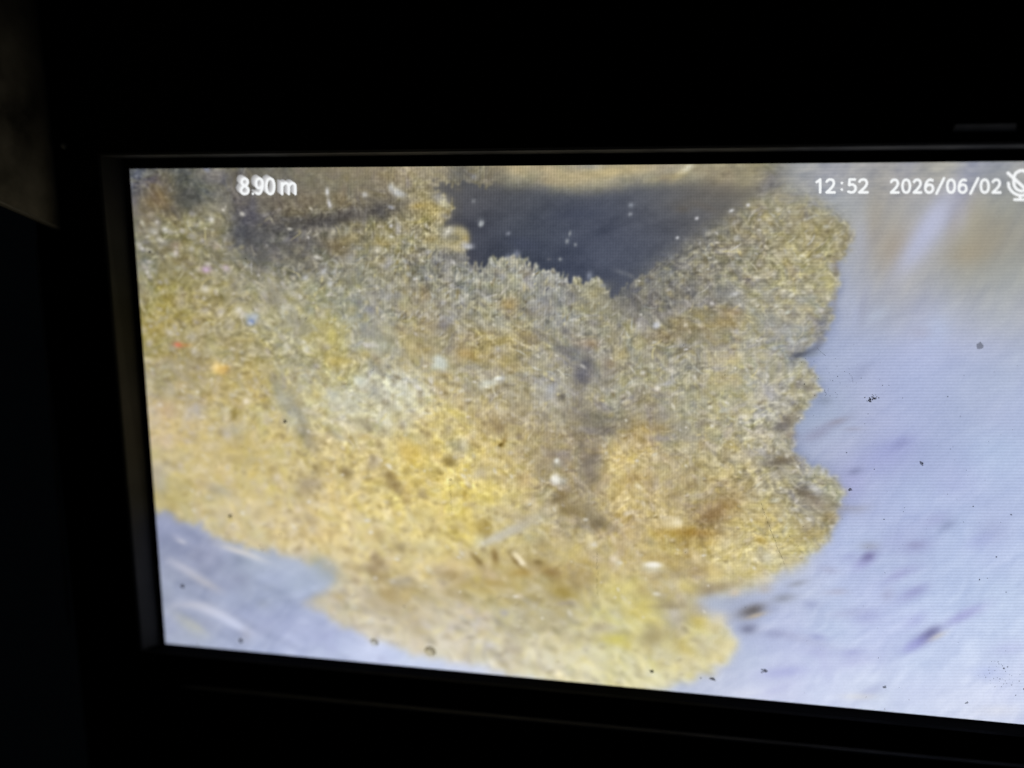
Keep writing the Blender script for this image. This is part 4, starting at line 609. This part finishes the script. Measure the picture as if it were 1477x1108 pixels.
WHITE = emit('white_lettering', (.93, .95, .96)); GHOST = [emit('grey_trail_lettering', (g, g, g * 1.01)) for g in (.36, .44, .54, .68)]
depth = [('8', 347.5, 258, 359.4, 280), ('.', 362.6, 258, 367.6, 280), ('9', 369, 258, 380, 280), ('0', 384, 258, 396.6, 280), ('m', 406, 264.5, 427, 280)]
for k, g in enumerate(GHOST):
    d = 4 - k
    lettering('reading_trail', [(ch, a_ - 1.5 * d, b_ - 1.05 * d, c_ - 1.5 * d, e_ - 1.05 * d) for ch, a_, b_, c_, e_ in depth if ch != '.'], 3.4, g, -.008 - .012 * k)
o = lettering('depth_reading', depth, 3.5, WHITE, -.065); tag(o, 'white reading 8.90 m with a grey trail')
clock = [('1', 1176.5, 259, 1188, 277.6), ('2', 1191.5, 259, 1204.4, 277.6), (':', 1209, 259, 1219.5, 277.6), ('5', 1222.6, 259, 1235, 277.6), ('2', 1238.5, 259, 1252, 277.6)]
o = lettering('clock_reading', clock, 3.7, WHITE); tag(o, 'white clock reading 12:52')
date = [('2', 1284.5, 259.4, 1296.6, 277.8), ('0', 1301, 259.4, 1313, 277.8), ('2', 1317.4, 259.4, 1329.2, 277.8), ('6', 1333.6, 259.4, 1346.6, 277.8), ('/', 1350.6, 257.4, 1361.4, 279.4),
        ('0', 1365.6, 259.4, 1377.6, 277.8), ('6', 1382, 259.4, 1394.6, 277.8), ('/', 1399.6, 257.4, 1410.6, 279.4), ('0', 1414, 259.4, 1426.4, 277.8), ('2', 1431, 259.4, 1443.4, 277.8)]
o = lettering('date_reading', date, 3.7, WHITE); tag(o, 'white date reading 2026/06/02')
vs, fs = [], []
cx = 1473.8
cap = [(cx + 11.6 * math.cos(t), 257.6 + 11.4 * math.sin(t)) for t in np.linspace(math.pi, 2 * math.pi, 15)] + [(cx + 11.6 * math.cos(t), 264.2 + 11.4 * math.sin(t)) for t in np.linspace(0, math.pi, 15)]
ribbon(vs, fs, cap + [cap[0]], 4.4, -.03)
ribbon(vs, fs, [(cx + 19.4 * math.cos(t), 264.4 + 17.6 * math.sin(t)) for t in np.linspace(math.pi, 0, 25)], 4.2, -.032)
ribbon(vs, fs, [(cx - 20, 249.8), (cx + 22, 288)], 4.6, -.034)
ribbon(vs, fs, [(cx - 2.5, 282), (cx - 2.5, 288)], 4.2, -.036); ribbon(vs, fs, [(cx - 10.6, 288), (cx + 9, 288.4)], 3.8, -.038)
o = link('microphone_symbol', vs, fs, WHITE, monitor); tag(o, 'white crossed-out microphone symbol')

# ------------------------------------------------------------------ hood flap at the left, standing off the panel's edge
XH = on_plane(71, 321, -.0052)[0] * 1000
def on_hood(px, py):
    r = CAM_R @ np.array(((px - PIC_W / 2) / F_PX, (py - PIC_H / 2) / F_PX, 1.0)); k = (XH * .001 - CAM_P[0]) / r[0]; p_ = CAM_P + k * r
    return p_[1] * 1000, p_[2] * 1000
ha = on_hood(71, 321); hb = on_hood(0, 289.5)
sl = (hb[0] - ha[0]) / (hb[1] - ha[1]); ze = -58.0
def hy(z): return ha[0] + sl * (z - ha[1])
hood = bpy.data.objects.new('sun_hood', None); COL.objects.link(hood); hood.location = mm(XH, 0, 0); hood.empty_display_size = .01
tag(hood, 'dusty brown-grey hood flap standing at the left edge of the black monitor', 'hood')
bpy.context.view_layer.update()
nz, ny = 26, 30; vs, fs = [], []; rr = random.Random(4)
for t in range(2):
    for i in range(nz + 1):
        z = ZF - .3 + (ze - ZF + .3) * i / nz
        for j in range(ny + 1):
            y = -64 + (hy(z) + 64) * j / ny
            w = .35 * math.sin(y * .22 + z * .11) + .25 * math.sin(z * .33 - y * .1)
            w *= min(1, (ny - j) / 4) * min(1, i / 4)
            vs.append(mm(XH - t * 1.3 + w, y, z))
k2 = (nz + 1) * (ny + 1)
for t in range(2):
    for i in range(nz):
        for j in range(ny):
            a_ = t * k2 + i * (ny + 1) + j; fs.append((a_, a_ + 1, a_ + ny + 2, a_ + ny + 1))
for i in range(nz):
    for j in (0, ny):
        a_ = i * (ny + 1) + j; fs.append((a_, a_ + ny + 1, a_ + ny + 1 + k2, a_ + k2))
for j in range(ny):
    for i in (0, nz):
        a_ = i * (ny + 1) + j; fs.append((a_, a_ + 1, a_ + 1 + k2, a_ + k2))
link('hood_flap', vs, fs, HOODM, hood, smooth=False)
def edge_strip():
    vs, fs = [], []
    for i in range(nz + 1):
        z = ZF - .3 + (ze - ZF + .3) * i / nz
        for k in range(8):
            an = 2 * math.pi * k / 8; vs.append(mm(XH - .65 + .8 * math.cos(an), hy(z) + .1 + .35 * math.sin(an), z))
    for i in range(nz):
        for k in range(8): fs.append((i * 8 + k, i * 8 + (k + 1) % 8, (i + 1) * 8 + (k + 1) % 8, (i + 1) * 8 + k))
    fs += [tuple(range(8)), tuple(nz * 8 + k for k in range(8))]
    return link('hem', vs, fs, plastic('pale_hem', (.22, .21, .2), .7, 120, .2), hood, smooth=True)
edge_strip()

# ------------------------------------------------------------------ dust and droplets lying on the display
def dust_material(name, col, clear):
    m, nt, p = node_mat(name); N = nt.nodes.new; L = nt.links.new
    tc = N('ShaderNodeTexCoord'); n = N('ShaderNodeTexNoise'); n.inputs['Scale'].default_value = 9000; L(tc.outputs['Object'], n.inputs['Vector'])
    r = N('ShaderNodeValToRGB'); r.color_ramp.elements[0].color = (*[c_ * .5 for c_ in col], 1); r.color_ramp.elements[1].color = (*[c_ * 1.5 for c_ in col], 1)
    L(n.outputs['Fac'], r.inputs['Fac']); L(r.outputs['Color'], p.inputs['Base Color']); p.inputs['Roughness'].default_value = .9
    t = N('ShaderNodeBsdfTransparent'); x = N('ShaderNodeMixShader'); x.inputs['Fac'].default_value = clear
    L(p.outputs[0], x.inputs[1]); L(t.outputs[0], x.inputs[2]); L(x.outputs[0], nt.nodes['Material Output'].inputs['Surface']); return m
DUST = dust_material('dark_grit', (.10, .095, .08), .42); HAZY = dust_material('smudge_film', (.2, .2, .2), .68); PALE = dust_material('thin_grit', (.16, .16, .15), .55)
def grain(vs, fs, px, py, rx, ry, ang, rg, flat=.35, z=-.02, n=9):
    """an irregular low grain at a picture position, lying on the glass"""
    a = math.radians(ang); b0 = len(vs); x0, y0 = on_plane(px, py); s = .001
    e = on_plane(px + 1, py); pm = abs(e[0] - x0)                    # metres per picture position
    rad = [rg.uniform(.7, 1.2) for _ in range(n)]
    def put(t, zz):
        for k in range(n):
            an = 2 * math.pi * k / n; ux, uy = rx * t * rad[k] * math.cos(an), ry * t * rad[k] * math.sin(an)
            vs.append(W(x0 + pm * (ux * math.cos(a) - uy * math.sin(a)), y0 + pm * (ux * math.sin(a) + uy * math.cos(a)), z * .001 + zz))
    hgt = -flat * pm * min(rx, ry)
    put(1, 0); put(.8, hgt * .7); put(.4, hgt)
    vs.append(W(x0, y0, z * .001 + hgt * 1.05))
    for j in range(2):
        for k in range(n): fs.append((b0 + j * n + k, b0 + j * n + (k + 1) % n, b0 + (j + 1) * n + (k + 1) % n, b0 + (j + 1) * n + k))
    for k in range(n): fs.append((b0 + 2 * n + k, b0 + 2 * n + (k + 1) % n, b0 + 3 * n))
    fs.append(tuple(b0 + k for k in range(n)))
def own_thing(name, vs, fs, mat, label, cat, group=None, smooth=True):
    c_ = sum(vs, Vector()) / len(vs); c_.y = 0
    o = link(name, [v_ - c_ for v_ in vs], fs, mat, smooth=smooth); o.location = c_
    return tag(o, label, cat, group)
rg = random.Random(7)
SPECKS = [  # x, y, rx, ry, angle, material, label
 (1104, 968, 5.5, 3, -4, DUST, 'largest dark grit speck on the pale lower edge of the screen'),
 (1028, 979, 4.2, 3, 20, DUST, 'dark grit speck beside the deposit tip near the bottom edge of the screen'),
 (940, 968.5, 3.6, 2.8, 10, DUST, 'dark grit speck on the yellow lower deposit, just above the bottom edge'),
 (263, 846, 3.4, 3.2, 20, DUST, 'round dark grit speck on the pale patch in the lower left of the screen'),
 (347, 924, 3.0, 3.6, 10, DUST, 'dark grit speck at the bottom edge of the pale lower left patch'),
 (332, 744.5, 3, 2.8, 0, DUST, 'dark speck on the tan deposit near the left, above the pale patch'),
 (411.5, 608, 2.8, 3.2, 0, DUST, 'brown speck beside the bluish grey hollow in the left half of the deposit'),
 (216.5, 363, 2.8, 1.8, 20, DUST, 'small black speck near the upper left edge of the screen'),
 (650, 692, 2.4, 2.0, 30, DUST, 'tiny dark hooked speck on the yellow middle of the deposit'),
 (1329, 668, 3.6, 3.6, -20, PALE, 'soft grey speck alone on the blue wall, right of the deposit'),
 (1276, 991, 3.6, 2.2, -5, PALE, 'flat grey speck on the bright wall near the bottom edge'),
 (1394.5, 1013.5, 2.8, 1.8, -10, PALE, 'grey speck near the lower right corner of the visible screen'),
 (1458.5, 742.5, 2.2, 1.3, 35, DUST, 'short slanting speck at the right border on the blue wall'),
 (1226, 706, 3, 2.8, 20, PALE, 'faint grey speck just off the right knob of the deposit'),
 (1403.5, 730.5, 1.5, 1.4, 0, DUST, 'tiny dark dot on the plain blue wall, upper of two at the right'),
 (1437, 803.5, 1.7, 1.5, 0, DUST, 'tiny dark dot on the plain blue wall, lower of two at the right')]
for px, py, rx, ry, an, mt, lb_ in SPECKS:
    vs, fs = [], []; grain(vs, fs, px, py, rx * .82, ry * .82, an, rg)
    if rx > 2.6:
        for k in range(3): grain(vs, fs, px + rg.uniform(-1, 1) * rx, py + rg.uniform(-1, 1) * ry * .8, rx * .4, ry * .4, rg.uniform(0, 90), rg, z=-.022 - .003 * k)
    own_thing('dust_speck', vs, fs, mt, lb_, 'dust speck', 'dust specks on the screen')
# crust of fine grit and a grey smudge
vs, fs = [], []
for k in range(46):
    t = rg.gauss(0, 1)
    if abs(t) > 1.7: continue
    grain(vs, fs, 1257 + 6.5 * t, 575 - 1.6 * t + rg.gauss(0, 2.4), rg.uniform(.6, 1.5), rg.uniform(.5, 1.1), rg.uniform(0, 180), rg, z=-.02 - .001 * k, n=7)
own_thing('grit_crust', vs, fs, dust_material('olive_grit', (.13, .125, .10), .3), 'flaky patch of grey grit on the blue part of the screen beside the deposit', 'dried grit')
vs, fs = [], []; grain(vs, fs, 1413.5, 499, 5.2, 7, 0, rg, flat=.05, n=16)
own_thing('smudge', vs, fs, HAZY, 'soft grey oval smudge on the upper right of the blue wall picture', 'smudge')
# droplets
WATER, nt, p = node_mat('water_droplet'); p.inputs['Base Color'].default_value = (.96, .96, .92, 1); p.inputs['Roughness'].default_value = .04; p.inputs['IOR'].default_value = 1.33; p.inputs['Transmission Weight'].default_value = 1
t_ = nt.nodes.new('ShaderNodeBsdfTransparent'); t_.inputs['Color'].default_value = (.86, .84, .76, 1); x_ = nt.nodes.new('ShaderNodeMixShader'); x_.inputs['Fac'].default_value = .58
nt.links.new(p.outputs[0], x_.inputs[1]); nt.links.new(t_.outputs[0], x_.inputs[2]); nt.links.new(x_.outputs[0], nt.nodes['Material Output'].inputs['Surface'])
def droplet(px, py, r, sq, label):
    x0, y0 = on_plane(px, py); e = on_plane(px + 1, py); pm = abs(e[0] - x0); vs, fs = [], []; n = 20; rings_ = (1, .92, .75, .5, .25)
    for t in rings_:
        for k in range(n):
            an = 2 * math.pi * k / n; wob = 1 + .05 * math.sin(2 * an + 1)
            vs.append(W(x0 + pm * r * t * wob * math.cos(an), y0 + pm * r * sq * t * wob * math.sin(an), -.00002 - .24 * pm * r * math.sqrt(1 - t * t)))
    vs.append(W(x0, y0, -.00002 - .24 * pm * r))
    m_ = len(rings_)
    for j in range(m_ - 1):
        for k in range(n): fs.append((j * n + k, j * n + (k + 1) % n, (j + 1) * n + (k + 1) % n, (j + 1) * n + k))
    for k in range(n): fs.append(((m_ - 1) * n + k, (m_ - 1) * n + (k + 1) % n, m_ * n))
    fs.append(tuple(range(n)))
    own_thing('droplet', vs, fs, WATER, label, 'droplet', 'droplets on the screen')
droplet(620.5, 939.5, 8.2, 1.0, 'larger clear droplet near the bottom edge below the tan deposit')
droplet(540, 926.5, 6.2, .95, 'smaller clear droplet to the left, on the rim between deposit and pale wall')
# finest dust, past counting
vs, fs = [], []
def dot(px, py, r): grain(vs, fs, px, py, r, r * rg.uniform(.6, 1), rg.uniform(0, 180), rg, z=-.02, n=5)
for k in range(34): dot(rg.gauss(1446, 13), rg.gauss(972, 13), rg.uniform(.5, 1.1))
for k in range(40): dot(rg.gauss(1220, 34), rg.gauss(545, 22), rg.uniform(.4, .8))
for k in range(70): dot(rg.uniform(1120, 1475), rg.uniform(520, 1010), rg.uniform(.4, .9))
for k in range(60): dot(rg.uniform(230, 1100), rg.uniform(340, 930), rg.uniform(.4, .85))
for x_, y_, r_ in [(354.6, 373.5, 1.4), (377.5, 557, 1.1), (1221, 653, 1.2), (1261, 677, 1.1), (1252, 597, 1.2), (1160, 554, 1.3), (1413, 836, 1.5), (1424, 834, 1.1), (1451, 854, 1.2), (1275, 749, 1.4), (1477, 994, 2),
   (1367, 572, 1.3), (1208, 543, 1.2), (1273, 556, 1), (1011, 978, 1.4), (378, 793, 1.6), (376, 787, 1.1), (404, 770, 1.3), (349, 645, 1), (285, 930, 1.6), (583, 874.5, 1.5), (538, 534, 1), (1448, 964, 1.7), (1453, 962, 1.5), (1459, 988, 1.3), (1465, 1003, 1.3), (1267, 949, 1.1), (1276, 1023, 1.2)]: dot(x_, y_, r_)
for (xa, ya), (xb, yb) in (((1179, 503), (1190, 513)), ((1098, 728), (1112, 766)), ((1112, 766), (1131, 812)), ((648, 694), (650, 716)), ((650, 716), (652, 738)), ((862, 800), (861, 856)), ((1228, 542), (1230, 551)), ((1189, 562), (1192, 569))):
    n_ = 7
    for k in range(n_): grain(vs, fs, xa + (xb - xa) * k / (n_ - 1) + rg.gauss(0, .4), ya + (yb - ya) * k / (n_ - 1), .62 * math.hypot(xb - xa, yb - ya) / n_, .32, math.degrees(math.atan2(yb - ya, xb - xa)), rg, z=-.02, n=6)
o = own_thing('fine_dust', vs, fs, dust_material('fine_dust', (.16, .15, .13), .45), 'scattered fine dust and hairline fibres on the screen', 'dust', smooth=False); o['kind'] = 'stuff'
